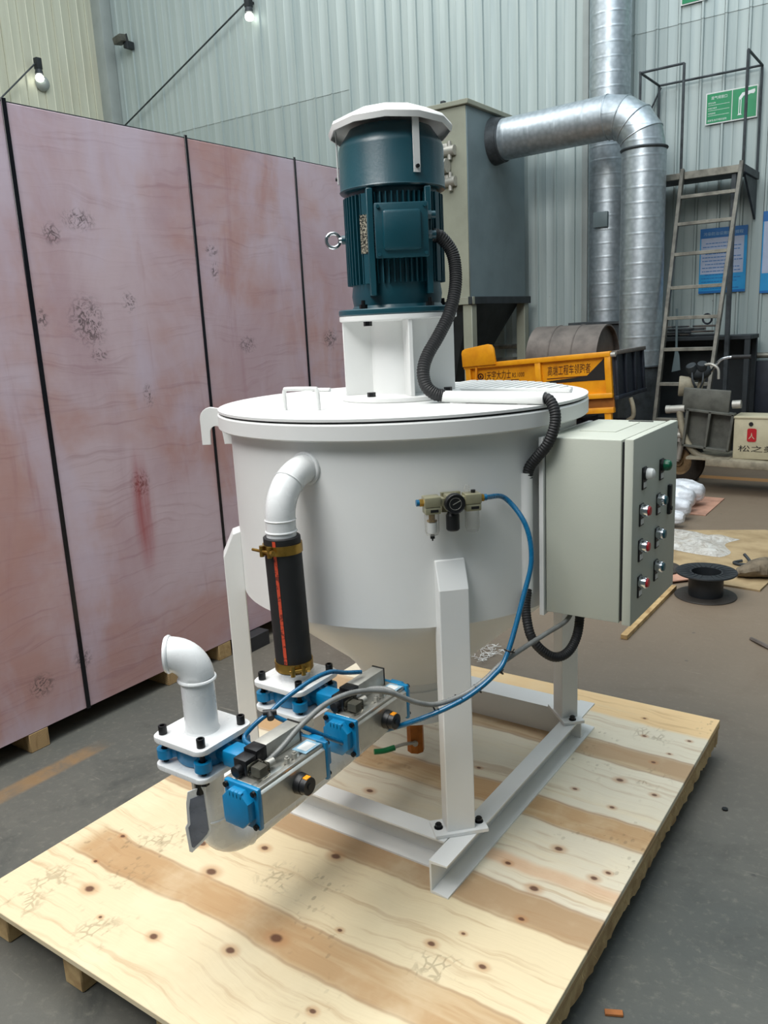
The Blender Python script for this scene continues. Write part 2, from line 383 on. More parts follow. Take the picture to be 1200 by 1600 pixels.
def crate_material():
    m, b, t = base_mat('pink_filmed_plywood')
    p = t.pos(); x, y, z = t.sep(p)
    v = t.comb(0.0, y, z)
    gw = t.noise(t.mapping(v, (1, 1.2, 3.0)), 1.3, 3, 0.5)
    vv = t.comb(0.0, t.math('MULTIPLY', y, 1.0), t.math('ADD', z, t.math('MULTIPLY', gw, 0.22)))
    grain = t.noise(t.mapping(vv, (1, 1.1, 26)), 1.5, 6, 0.62, 0.3)
    blot = t.noise(t.mapping(v, (1, 1.6, 1.0)), 1.15, 6, 0.6, 0.5)
    vert = t.noise(t.mapping(v, (1, 5.5, 0.6)), 1.2, 5, 0.6, 0.8)
    c = t.mix(t.step(blot, 0.36, 0.66), lin((188, 160, 168)), lin((204, 183, 191)))
    c = t.mix(t.math('MULTIPLY', t.step(t.noise(t.mapping(v, (1, 1.2, 1.8), loc=(0, 4, 2)), 1.1, 5), 0.43, 0.64), 0.75), c, lin((186, 140, 130)))
    c = t.mix(t.math('MULTIPLY', t.step(grain, 0.52, 0.70), 0.28), c, lin((140, 92, 100)))
    # milky lilac film; light on the upper sheet is painted in with height
    milk_sheen = t.step(t.math('ADD', t.noise(t.mapping(v, (1, 2.2, 1.0), loc=(0, 1, 7)), 1.1, 5, 0.6, 0.3), t.math('MULTIPLY', z, 0.035)), 0.50, 0.72)
    c = t.mix(t.math('MULTIPLY', milk_sheen, 0.6), c, lin((206, 194, 212)))
    c = t.mix(t.math('MULTIPLY', t.step(vert, 0.58, 0.74), 0.4), c, lin((164, 118, 122)))
    # dark print smudges with shapes of their own
    smud = [(2.13, 1.69, 0.10, 0.12), (2.15, 1.66, 0.08, 0.09), (2.35, 1.76, 0.045, 0.05), (1.93, 1.70, 0.03, 0.05), (2.17, 1.55, 0.05, 0.04), (2.40, 1.36, 0.035, 0.06), (2.87, 1.90, 0.03, 0.05), (2.86, 1.99, 0.05, 0.03),
            (2.15, 2.08, 0.09, 0.05), (2.02, 2.02, 0.05, 0.05), (1.70, 0.26, 0.07, 0.06), (1.90, 0.30, 0.05, 0.06), (2.3, 0.98, 0.06, 0.08), (3.05, 1.55, 0.07, 0.05), (3.72, 1.55, 0.08, 0.07)]
    dark = None
    for sy, sz, ay, az in smud:
        q = t.comb(0.0, t.math('MULTIPLY', y, 1 / ay), t.math('MULTIPLY', z, 1 / az))
        d = t.step(t.dist(q, (0, sy / ay, sz / az)), 1.1, 0.25)
        dark = d if dark is None else t.math('MAXIMUM', dark, d)
    ridges = t.step(t.noise(t.mapping(v, (1, 14, 14)), 2.0, 5, 0.65, 2.4), 0.46, 0.60)
    c = t.mix(t.math('MULTIPLY', t.math('MULTIPLY', dark, ridges), 0.85), c, lin((84, 72, 74)))
    # red run of dye below the second joint
    rq = t.comb(0.0, t.math('MULTIPLY', y, 14), t.math('MULTIPLY', z, 3.2))
    red = t.math('MULTIPLY', t.step(t.dist(rq, (0, 2.30 * 14, 0.86 * 3.2)), 1.1, 0.3), t.step(vert, 0.35, 0.62))
    c = t.mix(t.math('MULTIPLY', red, 0.75), c, lin((160, 52, 52)))
    t.l.new(c, b.inputs['Base Color'])
    t.l.new(t.math('MULTIPLY_ADD', milk_sheen, -0.12, 0.42), b.inputs['Roughness'])
    b.inputs['Coat Weight'].default_value = 0.12; b.inputs['Coat Roughness'].default_value = 0.3
    t.l.new(t.bump(grain, 0.10, 0.006), b.inputs['Normal'])
    return m
M['crate'] = crate_material()

def nameplate_material():
    m, b, t = base_mat('etched_metal_nameplate')
    p = t.pos()
    n = t.step(t.noise(p, 260, 2, 0.5), 0.46, 0.56)
    t.l.new(t.mix(n, lin((60, 62, 58)), lin((196, 190, 170))), b.inputs['Base Color'])
    b.inputs['Metallic'].default_value = 0.5; b.inputs['Roughness'].default_value = 0.3
    return m
M['nameplate'] = nameplate_material()

def stripe_material():
    m, b, t = base_mat('red_hose_stripe_print')
    p = t.pos()
    n = t.step(t.noise(t.mapping(p, (90, 90, 120)), 1.0, 2), 0.52, 0.60)
    t.l.new(t.mix(t.math('MULTIPLY', n, 0.75), lin((206, 74, 44)), lin((70, 24, 20))), b.inputs['Base Color'])
    b.inputs['Roughness'].default_value = 0.6
    return m
M['stripe'] = stripe_material()

# ------------------------------------------------------------------ mesh builder
class MB:
    def __init__(s, T=None):
        s.bm = bmesh.new(); s.T = T or Matrix.Identity(4)
    def _pts(s, pts):
        return [s.bm.verts.new(s.T @ Vector(p)) for p in pts]
    def box(s, c, sz, R=None, bev=0.0, seg=2):
        hx, hy, hz = sz[0] / 2, sz[1] / 2, sz[2] / 2
        R = R or Matrix.Identity(3); c = Vector(c)
        vs = s._pts([c + R @ Vector((i * hx, j * hy, k * hz)) for i in (-1, 1) for j in (-1, 1) for k in (-1, 1)])
        fs = [s.bm.faces.new([vs[i] for i in f]) for f in ((0, 1, 3, 2), (4, 6, 7, 5), (0, 4, 5, 1), (2, 3, 7, 6), (0, 2, 6, 4), (1, 5, 7, 3))]
        if bev > 0:
            es = list({e for f in fs for e in f.edges})
            bmesh.ops.bevel(s.bm, geom=es, offset=bev, segments=seg, profile=0.5, affect='EDGES')
        return s
    def frame(s, axis):
        a = Vector(axis).normalized()
        h = Vector((0, 0, 1)) if abs(a.z) < 0.9 else Vector((1, 0, 0))
        u = a.cross(h).normalized(); v = a.cross(u).normalized()
        return a, u, v
    def cyl(s, p0, p1, ra, rb=None, n=20, caps=True):
        rb = ra if rb is None else rb
        p0 = Vector(p0); p1 = Vector(p1); a, u, v = s.frame(p1 - p0)
        A = s._pts([p0 + (u * cos(2 * pi * i / n) + v * sin(2 * pi * i / n)) * ra for i in range(n)])
        B = s._pts([p1 + (u * cos(2 * pi * i / n) + v * sin(2 * pi * i / n)) * rb for i in range(n)])
        for i in range(n):
            j = (i + 1) % n
            s.bm.faces.new((A[i], A[j], B[j], B[i]))
        if caps:
            s.bm.faces.new(A[::-1]); s.bm.faces.new(B)
        return s
    def lathe(s, prof, o=(0, 0, 0), axis=(0, 0, 1), n=32, close=False, a0=0.0, a1=2 * pi):
        o = Vector(o); a, u, v = s.frame(axis)
        if Vector(axis).normalized().z > 0.99: u, v = Vector((1, 0, 0)), Vector((0, 1, 0))
        full = abs(a1 - a0 - 2 * pi) < 1e-6
        cnt = n if full else n + 1
        rings = []
        for r, h in prof:
            rings.append(s._pts([o + a * h + (u * cos(a0 + (a1 - a0) * i / n) + v * sin(a0 + (a1 - a0) * i / n)) * max(r, 1e-5) for i in range(cnt)]))
        pairs = list(zip(rings, rings[1:])) + ([(rings[-1], rings[0])] if close else [])
        for A, B in pairs:
            for i in range(n):
                j = (i + 1) % cnt
                s.bm.faces.new((A[i], A[j], B[j], B[i]))
        return s
    def tube(s, pts, r, n=12, sub=6, caps=True, ribs=0.0):
        P = [Vector(p) for p in pts]
        if sub > 1 and len(P) > 2:
            Q = [P[0] * 2 - P[1]] + P + [P[-1] * 2 - P[-2]]
            out = []
            for i in range(1, len(Q) - 2):
                a, b_, c, d = Q[i - 1:i + 3]
                for k in range(sub):
                    t = k / sub
                    out.append(0.5 * ((2 * b_) + (c - a) * t + (2 * a - 5 * b_ + 4 * c - d) * t * t + (3 * b_ - a - 3 * c + d) * t ** 3))
            out.append(P[-1]); P = out
        if ribs:
            L = [0]
            for i in range(1, len(P)): L.append(L[-1] + (P[i] - P[i - 1]).length)
            cnt = max(2, int(L[-1] / ribs)); Q = []; k = 0
            for i in range(cnt * 2 + 1):
                d = L[-1] * i / (cnt * 2)
                while k < len(L) - 2 and L[k + 1] < d: k += 1
                f = (d - L[k]) / max(1e-9, L[k + 1] - L[k]); Q.append(P[k].lerp(P[k + 1], f))
            P = Q
        prev = None; u = None
        for i, p in enumerate(P):
            tg = (P[min(i + 1, len(P) - 1)] - P[max(i - 1, 0)]).normalized()
            if u is None:
                h = Vector((0, 0, 1)) if abs(tg.z) < 0.9 else Vector((1, 0, 0)); u = tg.cross(h).normalized()
            else:
                u = (u - tg * u.dot(tg)).normalized()
            v = tg.cross(u)
            rr = r * (1.0 if (not ribs or i % 2 == 0) else 0.90)
            ring = s._pts([p + (u * cos(2 * pi * k / n) + v * sin(2 * pi * k / n)) * rr for k in range(n)])
            if prev:
                for k in range(n):
                    s.bm.faces.new((prev[k], prev[(k + 1) % n], ring[(k + 1) % n], ring[k]))
            elif caps: s.bm.faces.new(ring[::-1])
            prev = ring
        if caps: s.bm.faces.new(prev)
        return s
    def prism(s, poly, o, ex, ey, depth, bev=0.0, seg=2):
        o = Vector(o); ex = Vector(ex); ey = Vector(ey); ez = ex.cross(ey).normalized()
        A = s._pts([o + ex * a + ey * b for a, b in poly]); B = s._pts([o + ex * a + ey * b + ez * depth for a, b in poly])
        n = len(poly); fs = [s.bm.faces.new(A[::-1]), s.bm.faces.new(B)]
        for i in range(n):
            fs.append(s.bm.faces.new((A[i], A[(i + 1) % n], B[(i + 1) % n], B[i])))
        if bev > 0:
            es = [e for e in set(fs[0].edges) | set(fs[1].edges)]
            bmesh.ops.bevel(s.bm, geom=es, offset=bev, segments=seg, profile=0.5, affect='EDGES')
        return s
    def plate_holes(s, outer, holes, o, ex, ey, depth):
        """flat plate with holes: 2-D polygons triangulated, extruded"""
        o = Vector(o); ex = Vector(ex); ey = Vector(ey); ez = ex.cross(ey).normalized()
        bm = bmesh.new(); edges = []
        for poly in [outer] + holes:
            vs = [bm.verts.new((a, b, 0)) for a, b in poly]
            for i in range(len(vs)): edges.append(bm.edges.new((vs[i], vs[(i + 1) % len(vs)])))
        bmesh.ops.triangle_fill(bm, use_beauty=True, use_dissolve=False, edges=edges)
        ret = bmesh.ops.extrude_face_region(bm, geom=bm.faces[:])
        bmesh.ops.translate(bm, vec=(0, 0, depth), verts=[g for g in ret['geom'] if isinstance(g, bmesh.types.BMVert)])
        bm.verts.index_update()
        vm = {v.index: s.bm.verts.new(s.T @ (o + ex * v.co.x + ey * v.co.y + ez * v.co.z)) for v in bm.verts}
        for f in bm.faces:
            try: s.bm.faces.new([vm[v.index] for v in f.verts])
            except ValueError: pass
        bm.free(); return s
    def torus(s, c, axis, R, r, n=28, k=10):
        c = Vector(c); a, u, v = s.frame(axis); rings = []
        for i in range(n):
            d = u * cos(2 * pi * i / n) + v * sin(2 * pi * i / n)
            rings.append(s._pts([c + d * (R + r * cos(2 * pi * j / k)) + a * (r * sin(2 * pi * j / k)) for j in range(k)]))
        for i in range(n):
            A, B = rings[i], rings[(i + 1) % n]
            for j in range(k): s.bm.faces.new((A[j], A[(j + 1) % k], B[(j + 1) % k], B[j]))
        return s
    def mesh(s, name, mat):
        bmesh.ops.recalc_face_normals(s.bm, faces=s.bm.faces[:])
        me = bpy.data.meshes.new(name); s.bm.to_mesh(me); s.bm.free()
        me.materials.append(mat)
        me.polygons.foreach_set('use_smooth', [True] * len(me.polygons))
        try: me.set_sharp_from_angle(angle=radians(38))
        except Exception: pass
        return me

WO = {}
def wo(o): return WO[o.name] if o else Vector((0, 0, 0))
def thing(name, label, cat, loc, group=None, rz=0.0):
    o = bpy.data.objects.new(name, None); COL.objects.link(o); o.location = loc; o.empty_display_size = 0.1
    o['label'] = label; o['category'] = cat
    if group: o['group'] = group
    WO[o.name] = Vector(loc); return o
def tag(o, label, cat, group=None):
    o['label'] = label; o['category'] = cat
    if group: o['group'] = group
    return o
def part(name, mb, mat, parent=None, label=None, kind=None):
    me = mb.mesh(name, M[mat] if isinstance(mat, str) else mat)
    xs = [v.co.copy() for v in me.vertices]
    lo = Vector([min(v[i] for v in xs) for i in range(3)]); hi = Vector([max(v[i] for v in xs) for i in range(3)])
    c = (lo + hi) / 2
    if parent is None: c.z = lo.z
    me.transform(Matrix.Translation(-c))
    o = bpy.data.objects.new(name, me); COL.objects.link(o)
    o.location = c - wo(parent)
    if parent: o.parent = parent
    WO[o.name] = c
    if label: o['label'] = label
    if kind: o['kind'] = kind
    return o
def clone(o, delta, parent=None, name=None):
    c = o.copy(); COL.objects.link(c)
    c.parent = parent; 
    c.location = WO[o.name] + Vector(delta) - wo(parent); WO[c.name] = WO[o.name] + Vector(delta)
    return c
def clone_tree(o, delta, parent=None):
    c = clone(o, delta, parent)
    for ch in list(o.children):
        clone_tree(ch, delta, c)
    return c
def place(me, name, loc, parent, kind=None):
    o = bpy.data.objects.new(name, me); COL.objects.link(o); o.location = Vector(loc) - wo(parent)
    if parent: o.parent = parent
    WO[o.name] = Vector(loc)
    if kind: o['kind'] = kind
    return o
def text(name, body, o, ex, ey, width, mat, parent, height=None, depth=0.001, shear=0.0, bold=0.0):
    cu = bpy.data.curves.new('lettering', 'FONT'); cu.body = body; cu.extrude = 0.0; cu.shear = shear; cu.offset = bold; cu.resolution_u = 2
    ob = bpy.data.objects.new('lettering_source', cu); COL.objects.link(ob)
    dg = bpy.context.evaluated_depsgraph_get(); dg.update()
    me = bpy.data.meshes.new_from_object(ob.evaluated_get(dg))
    bpy.data.objects.remove(ob)
    ex = Vector(ex).normalized(); ey = Vector(ey).normalized(); ez = ex.cross(ey)
    xs = [v.co.x for v in me.vertices]; ys = [v.co.y for v in me.vertices]
    x0, x1, y0, y1 = min(xs), max(xs), min(ys), max(ys)
    sx = width / (x1 - x0); sy = (height / (y1 - y0)) if height else sx
    me.name = name
    for v in me.vertices:
        a = (v.co.x - x0) * sx; b = (v.co.y - y0) * sy
        v.co = Vector(o) + ex * a + ey * b + ez * depth
    me.materials.clear(); me.materials.append(M[mat])
    c = Vector(o); me.transform(Matrix.Translation(-c))
    ob = bpy.data.objects.new(name, me); COL.objects.link(ob); ob.location = c - wo(parent)
    if parent: ob.parent = parent
    WO[ob.name] = c
    return ob
def rrect(w, h, r, n=5):
    out = []
    for cx, cy, a in ((w / 2 - r, h / 2 - r, 0), (-w / 2 + r, h / 2 - r, 90), (-w / 2 + r, -h / 2 + r, 180), (w / 2 - r, -h / 2 + r, 270)):
        for i in range(n + 1):
            t = radians(a + 90 * i / n); out.append((cx + r * cos(t), cy + r * sin(t)))
    return out
def circ(r, n=20, cx=0, cy=0):
    return [(cx + r * cos(2 * pi * i / n), cy + r * sin(2 * pi * i / n)) for i in range(n)]
def RZ(a): return Matrix.Rotation(a, 3, 'Z')
X, Y, Z = Vector((1, 0, 0)), Vector((0, 1, 0)), Vector((0, 0, 1))

# ------------------------------------------------------------------ setting
fl = MB(); fl.box((-4.0, 2.0, -0.05), (18, 17.2, 0.1))
part('floor', fl, 'floor', None, 'grey worn concrete workshop floor', 'structure')

WY = 9.6
def sheet_mesh(name, w, h, mat):
    """one profiled sheet: flat pan, raised rib along its left edge; local x across, z up, faces -y"""
    mb = MB()
    prof = [(0, 0), (0.006, -0.022), (0.026, -0.022), (0.034, 0), (w * 0.52, 0), (w * 0.52 + 0.006, -0.005), (w * 0.52 + 0.014, 0), (w - 0.003, 0)]
    A = mb._pts([(x, y, 0) for x, y in prof]); B = mb._pts([(x, y, h) for x, y in prof])
    for i in range(len(prof) - 1):
        mb.bm.faces.new((A[i], A[i + 1], B[i + 1], B[i]))
    return mb.mesh(name, M[mat])
wb = MB(); wb.box((-5.0, WY + 0.06, 4.0), (14.4, 0.1, 8.4))
wall_back = part('wall_back', wb, 'dark_steel', None, 'grey profiled sheet metal end wall', 'structure')
x = -11.78
specs = []
while x < 2.0:
    w = 0.30 if x < -6.5 else 0.23
    specs.append((x, w)); x += w
cache = {}
for x, w in specs:
    zs = 4.67 if x < -4.5 else 4.50
    tiers = ((0.0, 8.2, 'wall', 0.0),) if -7.0 < x < -3.7 else ((0.0, zs + 0.03, 'wall_low', 0.0), (zs, 8.2, 'wall', -0.006))
    for lo, hi, mt, dy in tiers:
        key = (w, lo, hi, mt)
        if key not in cache: cache[key] = sheet_mesh('panel', w, hi - lo, mt)
        place(cache[key], 'panel', (x, WY + dy, lo), wall_back)
wlb = MB(); wlb.box((-11.88, 1.8, 4.0), (0.1, 15.8, 8.4))
wall_left = part('wall_left', wlb, 'dark_steel', None, 'yellowed profiled sheet metal side wall', 'structure')
lme = sheet_mesh('panel', 0.30, 8.2, 'wall_warm')
y = 9.55
while y > -6.0:
    o = place(lme, 'panel', (-11.80, y - 0.3, 0), wall_left); o.rotation_euler = (0, 0, pi / 2); y -= 0.30
wr = MB(); wr.box((4.1, 1.8, 4.0), (0.2, 15.8, 8.4)); part('wall_right_blocker', wr, 'wall_dark', None, 'dark steel clad side wall behind the viewer\'s right', 'structure')  # added out of view to darken faces turned to the right
wf = MB(); wf.box((-4.0, -6.1, 4.0), (16.0, 0.2, 8.4)); part('wall_front_blocker', wf, 'wall_dark', None, 'unseen wall behind the viewer, added to cut low ambient light', 'structure')  # added out of view so less level light reaches the machine
t1 = MB(); t1.box((-11.70, WY - 0.12, 4.0), (0.24, 0.2, 8.2), bev=0.01)
part('trim_1', t1, 'wall_trim', None, 'corner flashing', 'structure')
t2 = MB(); t2.box((-3.68, WY - 0.04, 4.0), (0.07, 0.07, 8.2), bev=0.006)
part('trim_2', t2, 'wall_trim', None, 'narrow wall post', 'structure')
bb = MB(); bb.box((-1.0, WY - 0.10, 0.52), (6.0, 0.10, 1.04), bev=0.006)
part('baseboard_back', bb, 'navy', None, 'dark low wall under the sheet metal', 'structure')
t3 = MB(); t3.cyl((-5.2, WY - 0.16, 1.10), (2.0, WY - 0.16, 1.10), 0.03, n=12)
t3.cyl((-5.2, WY - 0.12, 1.26), (-3.7, WY - 0.12, 1.26), 0.03, n=12)
part('trim_3', t3, 'ladder', None, 'horizontal steel rail', 'structure')

# ------------------------------------------------------------------ pallet
PX0, PX1, PY0, PY1, PT = -2.105, -0.600, 0.928, 2.930, 0.14
pal = thing('wooden_pallet', 'wide pine plywood pallet with brown veneer bands carrying the white machine', 'pallet', (-1.35, 1.93, 0))
b = MB(); b.box(((PX0 + PX1) / 2, (PY0 + PY1) / 2, PT - 0.0085), (PX1 - PX0, PY1 - PY0, 0.017), bev=0.0015, seg=1)
part('plywood_sheet', b, 'pallet', pal, 'top sheet with banded veneer')
# layered edge strips just under the face
for (cx, cy, sx, sy) in ((PX1 - 0.006, 1.93, 0.012, 1.996),):
    b = MB(); b.box((cx, cy, PT - 0.0245), (sx, sy, 0.0145), bev=0.001, seg=1)
    part('edge_strip', b, 'ply_edge', pal)
rr = random.Random(5)
def ragged_board(x0, x1, y0, y1, z0, z1):
    mb = MB(); n = 120
    prof = []
    for i in range(n + 1):
        yv = y0 + (y1 - y0) * i / n
        prof.append((yv, z0 + rr.uniform(-0.005, 0.005) + 0.006 * sin(yv * 9.0) * sin(yv * 23.0)))
    A = [[mb.bm.verts.new((x + rr.uniform(-0.003, 0.003), yv, z)) for yv, z in prof] for x in (x0, x1)]
    B = [[mb.bm.verts.new((x, yv, z1)) for yv, z in prof] for x in (x0, x1)]
    for i in range(n):
        mb.bm.faces.new((A[1][i], A[1][i + 1], B[1][i + 1], B[1][i])); mb.bm.faces.new((A[0][i + 1], A[0][i], B[0][i], B[0][i + 1]))
        mb.bm.faces.new((A[0][i], A[0][i + 1], A[1][i + 1], A[1][i])); mb.bm.faces.new((B[0][i], B[1][i], B[1][i + 1], B[0][i + 1]))
    for i in (0, n): mb.bm.faces.new((A[0][i], A[1][i], B[1][i], B[0][i]))
    return mb
part('side_board', ragged_board(-0.66, PX1 - 0.002, 0.95, PY1 - 0.01, 0.055, PT - 0.032), 'bare_wood', pal, 'ragged splintered side board')
for k, xc in enumerate((-2.05, -1.72, -1.36, -1.0, -0.715)):
    b = MB(); b.box((xc, 1.935, 0.061), (0.075, 1.95, 0.122), bev=0.004, seg=1); part('skid', b, 'bare_wood', pal)
sp = MB()
for i in range(90):
    yv = rr.uniform(0.98, PY1 - 0.02); l = rr.uniform(0.006, 0.022); zt = rr.uniform(0.085, PT - 0.02)
    a = Vector((PX1 - 0.004, yv, zt)); b_ = a + Vector((rr.uniform(0.003, 0.010), rr.uniform(-0.01, 0.01), -l))
    sp.cyl(a, b_, 0.0016, 0.0003, n=4)
part('splinter', sp, 'bare_wood', pal, 'frayed splinters along the edge', 'stuff')

# ------------------------------------------------------------------ crate
CX = -2.93
crate = thing('plywood_crate', 'tall pink filmed plywood crate with dark vertical straps behind the machine', 'crate', (-3.9, 2.6, 0))
CZ0, CZ1 = 0.082, 2.468
seams = [-0.30, 1.03, 1.893, 2.763, 3.508, 4.60]
for a, c in zip(seams, seams[1:]):
    b = MB(); b.box((CX - 0.009, (a + c) / 2, (CZ0 + CZ1) / 2), (0.018, c - a - 0.003, CZ1 - CZ0), bev=0.001, seg=1)
    part('panel', b, 'crate', crate)
for sy, w in ((1.893, 0.020), (2.763, 0.016), (3.508, 0.014), (1.03, 0.02)):
    b = MB(); b.box((CX + 0.002, sy, (CZ0 + CZ1) / 2 + 0.004), (0.005, w, CZ1 - CZ0 + 0.02), bev=0.001, seg=1)
    part('strap', b, 'strap', crate, 'glossy black band over the panel joint')
b = MB(); b.box((CX - 1.0, 2.15, CZ1 + 0.002), (1.99, 4.9, 0.008)); part('lid_board', b, 'dark_steel', crate)
b = MB(); b.box((CX - 1.0, 4.60, (CZ0 + CZ1) / 2), (1.98, 0.018, CZ1 - CZ0)); part('end_panel', b, 'crate', crate)
b = MB(); b.box((CX - 1.98, 2.15, (CZ0 + CZ1) / 2), (0.018, 4.9, CZ1 - CZ0)); part('back_panel', b, 'crate', crate)
b = MB(); b.box((CX - 1.0, 2.15, CZ0 + 0.012), (1.96, 4.88, 0.02)); part('base_board', b, 'ply_edge', crate)
for yc, mt in ((0.7, 'ply_edge'), (1.655, 'ply_edge'), (2.37, 'ply_edge'), (2.70, 'bare_wood'), (2.88, 'beam_dark'), (3.6, 'ply_edge'), (4.3, 'ply_edge')):
    b = MB(); b.box((CX - 0.97, yc, 0.040), (1.94 if mt != 'beam_dark' else 1.82, 0.085 if mt != 'beam_dark' else 0.17, 0.080), bev=0.002, seg=1)
    if mt == 'beam_dark': b = MB(); b.box((-3.0, 2.87, 0.039), (0.28, 0.17, 0.078), bev=0.002, seg=1)
    part('skid', b, mt, crate, 'black stencilled block' if mt == 'beam_dark' else None)

# ------------------------------------------------------------------ machine
AX, AY = -1.412, 2.13
mac = thing('mixing_machine', 'white mixing tank machine with dark teal motor on top, standing on plywood pallet', 'mixing machine', (AX, AY, PT))
O2 = (AX, AY, 0)
def ring_part(name, prof, mat='white', parent=mac, n=96, **k):
    b = MB(); b.lathe(prof, O2, (0, 0, 1), n); return part(name, b, mat, parent, **k)
tank = ring_part('tank_shell', [(0.522, 0.836), (0.530, 0.834), (0.530, 1.375), (0.522, 1.375), (0.522, 0.90)])
ring_part('cone_bottom', [(0.526, 0.838), (0.516, 0.826), (0.46, 0.780), (0.235, 0.588), (0.205, 0.555), (0.190, 0.530), (0.180, 0.512), (0.162, 0.500), (0.150, 0.496)])
ring_part('outlet_drum', [(0.0, 0.355), (0.148, 0.355), (0.154, 0.358), (0.154, 0.374), (0.148, 0.377), (0.148, 0.456), (0.153, 0.459), (0.153, 0.468), (0.148, 0.471), (0.148, 0.498)], n=64)
ring_part('rim_band', [(0.528, 1.336), (0.560, 1.336), (0.565, 1.340), (0.565, 1.377), (0.561, 1.381), (0.535, 1.381), (0.528, 1.376)])
ring_part('gap_shade_ring', [(0.520, 1.380), (0.556, 1.380), (0.556, 1.3865), (0.520, 1.3865)], 'rubber')  # dark ring stands in for the shadow in the gap under the lid
def clipped(r, keep, n=120):
    """circle clipped by y (or x) limits: list of (x, y)"""
    pts = [(AX + r * cos(2 * pi * i / n), AY + r * sin(2 * pi * i / n)) for i in range(n)]
    return [p for p in pts if keep(p)]
YS = 2.285
dy = YS - AY
def half_disc(r, lower):
    a = math.asin(dy / r); pts = []
    if lower:
        a0, a1 = pi - a, 2 * pi + a
    else:
        a0, a1 = a, pi - a
    for i in range(81):
        t = a0 + (a1 - a0) * i / 80
        pts.append((AX + r * cos(t), AY + r * sin(t)))
    return pts
LZ = 1.3865
b = MB(); b.prism(half_disc(0.563, True), (0, 0, LZ), X, Y, 0.007, bev=0.0012, seg=1); lid = part('front_lid', b, 'white', mac)
gx0, gx1 = AX - 0.03, AX + 0.47
poly = half_disc(0.563, False)
b = MB()
inner = []
hole = [(gx0, YS + 0.035), (gx1 - 0.03, YS + 0.035), (AX + 0.40, AY + 0.30), (AX + 0.30, AY + 0.405), (AX + 0.15, AY + 0.475), (gx0, AY + 0.49)]
b.plate_holes([(p[0], p[1] + 0.002) for p in poly], [hole], (0, 0, LZ), X, Y, 0.007)
rear = part('rear_lid', b, 'white', mac)
gr = MB(); 
for yy in (YS + 0.030,): gr.box(((gx0 + gx1) / 2, yy, LZ + 0.013), (gx1 - gx0 + 0.02, 0.02, 0.012), bev=0.002, seg=1)
grate = part('grate_frame', gr, 'white', mac, 'hinge bar of the feed grate')
k = 0; xx = gx0 + 0.01
while xx < gx1 - 0.02:
    dx = xx - AX; yt = AY + sqrt(max(0.01, 0.515 ** 2 - dx ** 2)) - 0.005
    if yt > YS + 0.07:
        g = MB(); g.box((xx, (YS + 0.03 + yt) / 2, LZ + 0.0125), (0.024, yt - YS - 0.03, 0.011), bev=0.0015, seg=1); part('grate_bar', g, 'white', grate)
    xx += 0.036
h = MB(); h.tube([(-1.556, 1.749, LZ), (-1.556, 1.749, LZ + 0.05), (-1.553, 1.7495, LZ + 0.062), (-1.545, 1.7505, LZ + 0.066), (-1.459, 1.7645, LZ + 0.066), (-1.451, 1.7655, LZ + 0.062), (-1.448, 1.766, LZ + 0.05), (-1.448, 1.766, LZ)], 0.006, 10, 3)
part('lid_handle', h, 'white', mac)
for px_, py_ in ((-1.86, 2.30), (-1.62, 2.30)):
    h = MB(); h.cyl((px_ - 0.04, py_ - 0.01, LZ + 0.013), (px_ + 0.04, py_ - 0.01, LZ + 0.013), 0.007, n=10); part('hinge', h, 'white', mac)
# lifting lug on the left
tl = radians(-146); er = Vector((cos(tl), sin(tl), 0)); et = Vector((-sin(tl), cos(tl), 0))
pts = [(0.525, 1.375)]
pts += [(0.600, 1.390)] + [(0.600 + 0.036 * sin(radians(a)), 1.354 + 0.036 * cos(radians(a))) for a in range(10, 91, 16)]
pts += [(0.636, 1.272), (0.609, 1.272), (0.609, 1.312)] + [(0.589 + 0.020 * cos(radians(a)), 1.312 + 0.020 * sin(radians(a))) for a in range(20, 180, 20)]
pts += [(0.569, 1.310), (0.565, 1.272), (0.525, 1.272)]
for sgn, ang in ((1, -146),):
    tl = radians(ang); er = Vector((cos(tl), sin(tl), 0)); et = Vector((-sin(tl), cos(tl), 0))
    h = MB(); h.prism(pts, Vector((AX, AY, 0)) - et * 0.006, er, Z, 0.012, bev=0.001, seg=1)
    part('lifting_lug', h, 'white', mac)
# legs
for sx, sy in ((1, -1), (1, 1), (-1, -1), (-1, 1)):
    d = Vector((sx, sy, 0)).normalized(); tg = Vector((-d.y, d.x, 0))
    off = 0.541 if sx > 0 else 0.557
    c = Vector((AX, AY, 0)) + d * off
    poly = [(-0.029, 0.25), (0.029, 0.25), (0.029, 0.945), (-0.005, 1.015), (-0.029, 1.022)]
    h = MB(); h.prism(poly, c + tg * 0.040 * (1 if Vector.cross(d, Z).dot(tg) < 0 else -1), d, Z, 0.080, bev=0.003, seg=2)
    leg = part('leg', h, 'white', mac); leg.data.polygons.foreach_set('use_smooth', [False] * len(leg.data.polygons))
    R = Matrix((tg, d, Z)).transposed()
    h = MB(); h.box(c + Z * 0.2455 + d * 0.002, (0.150, 0.075, 0.011), R, bev=0.001, seg=1); part('foot_plate', h, 'white', leg)
    for q in (-0.058, 0.058):
        p = c + tg * q + d * 0.002
        h = MB(); h.cyl(p + Z * 0.251, p + Z * 0.253, 0.0125, n=16); h.cyl(p + Z * 0.253, p + Z * 0.263, 0.0095, n=6); h.cyl(p + Z * 0.263, p + Z * 0.2645, 0.0075, n=12)
        h.cyl(p + Z * 0.222, p + Z * 0.233, 0.0085, n=6)
        part('foot_bolt', h, 'black_steel', leg)
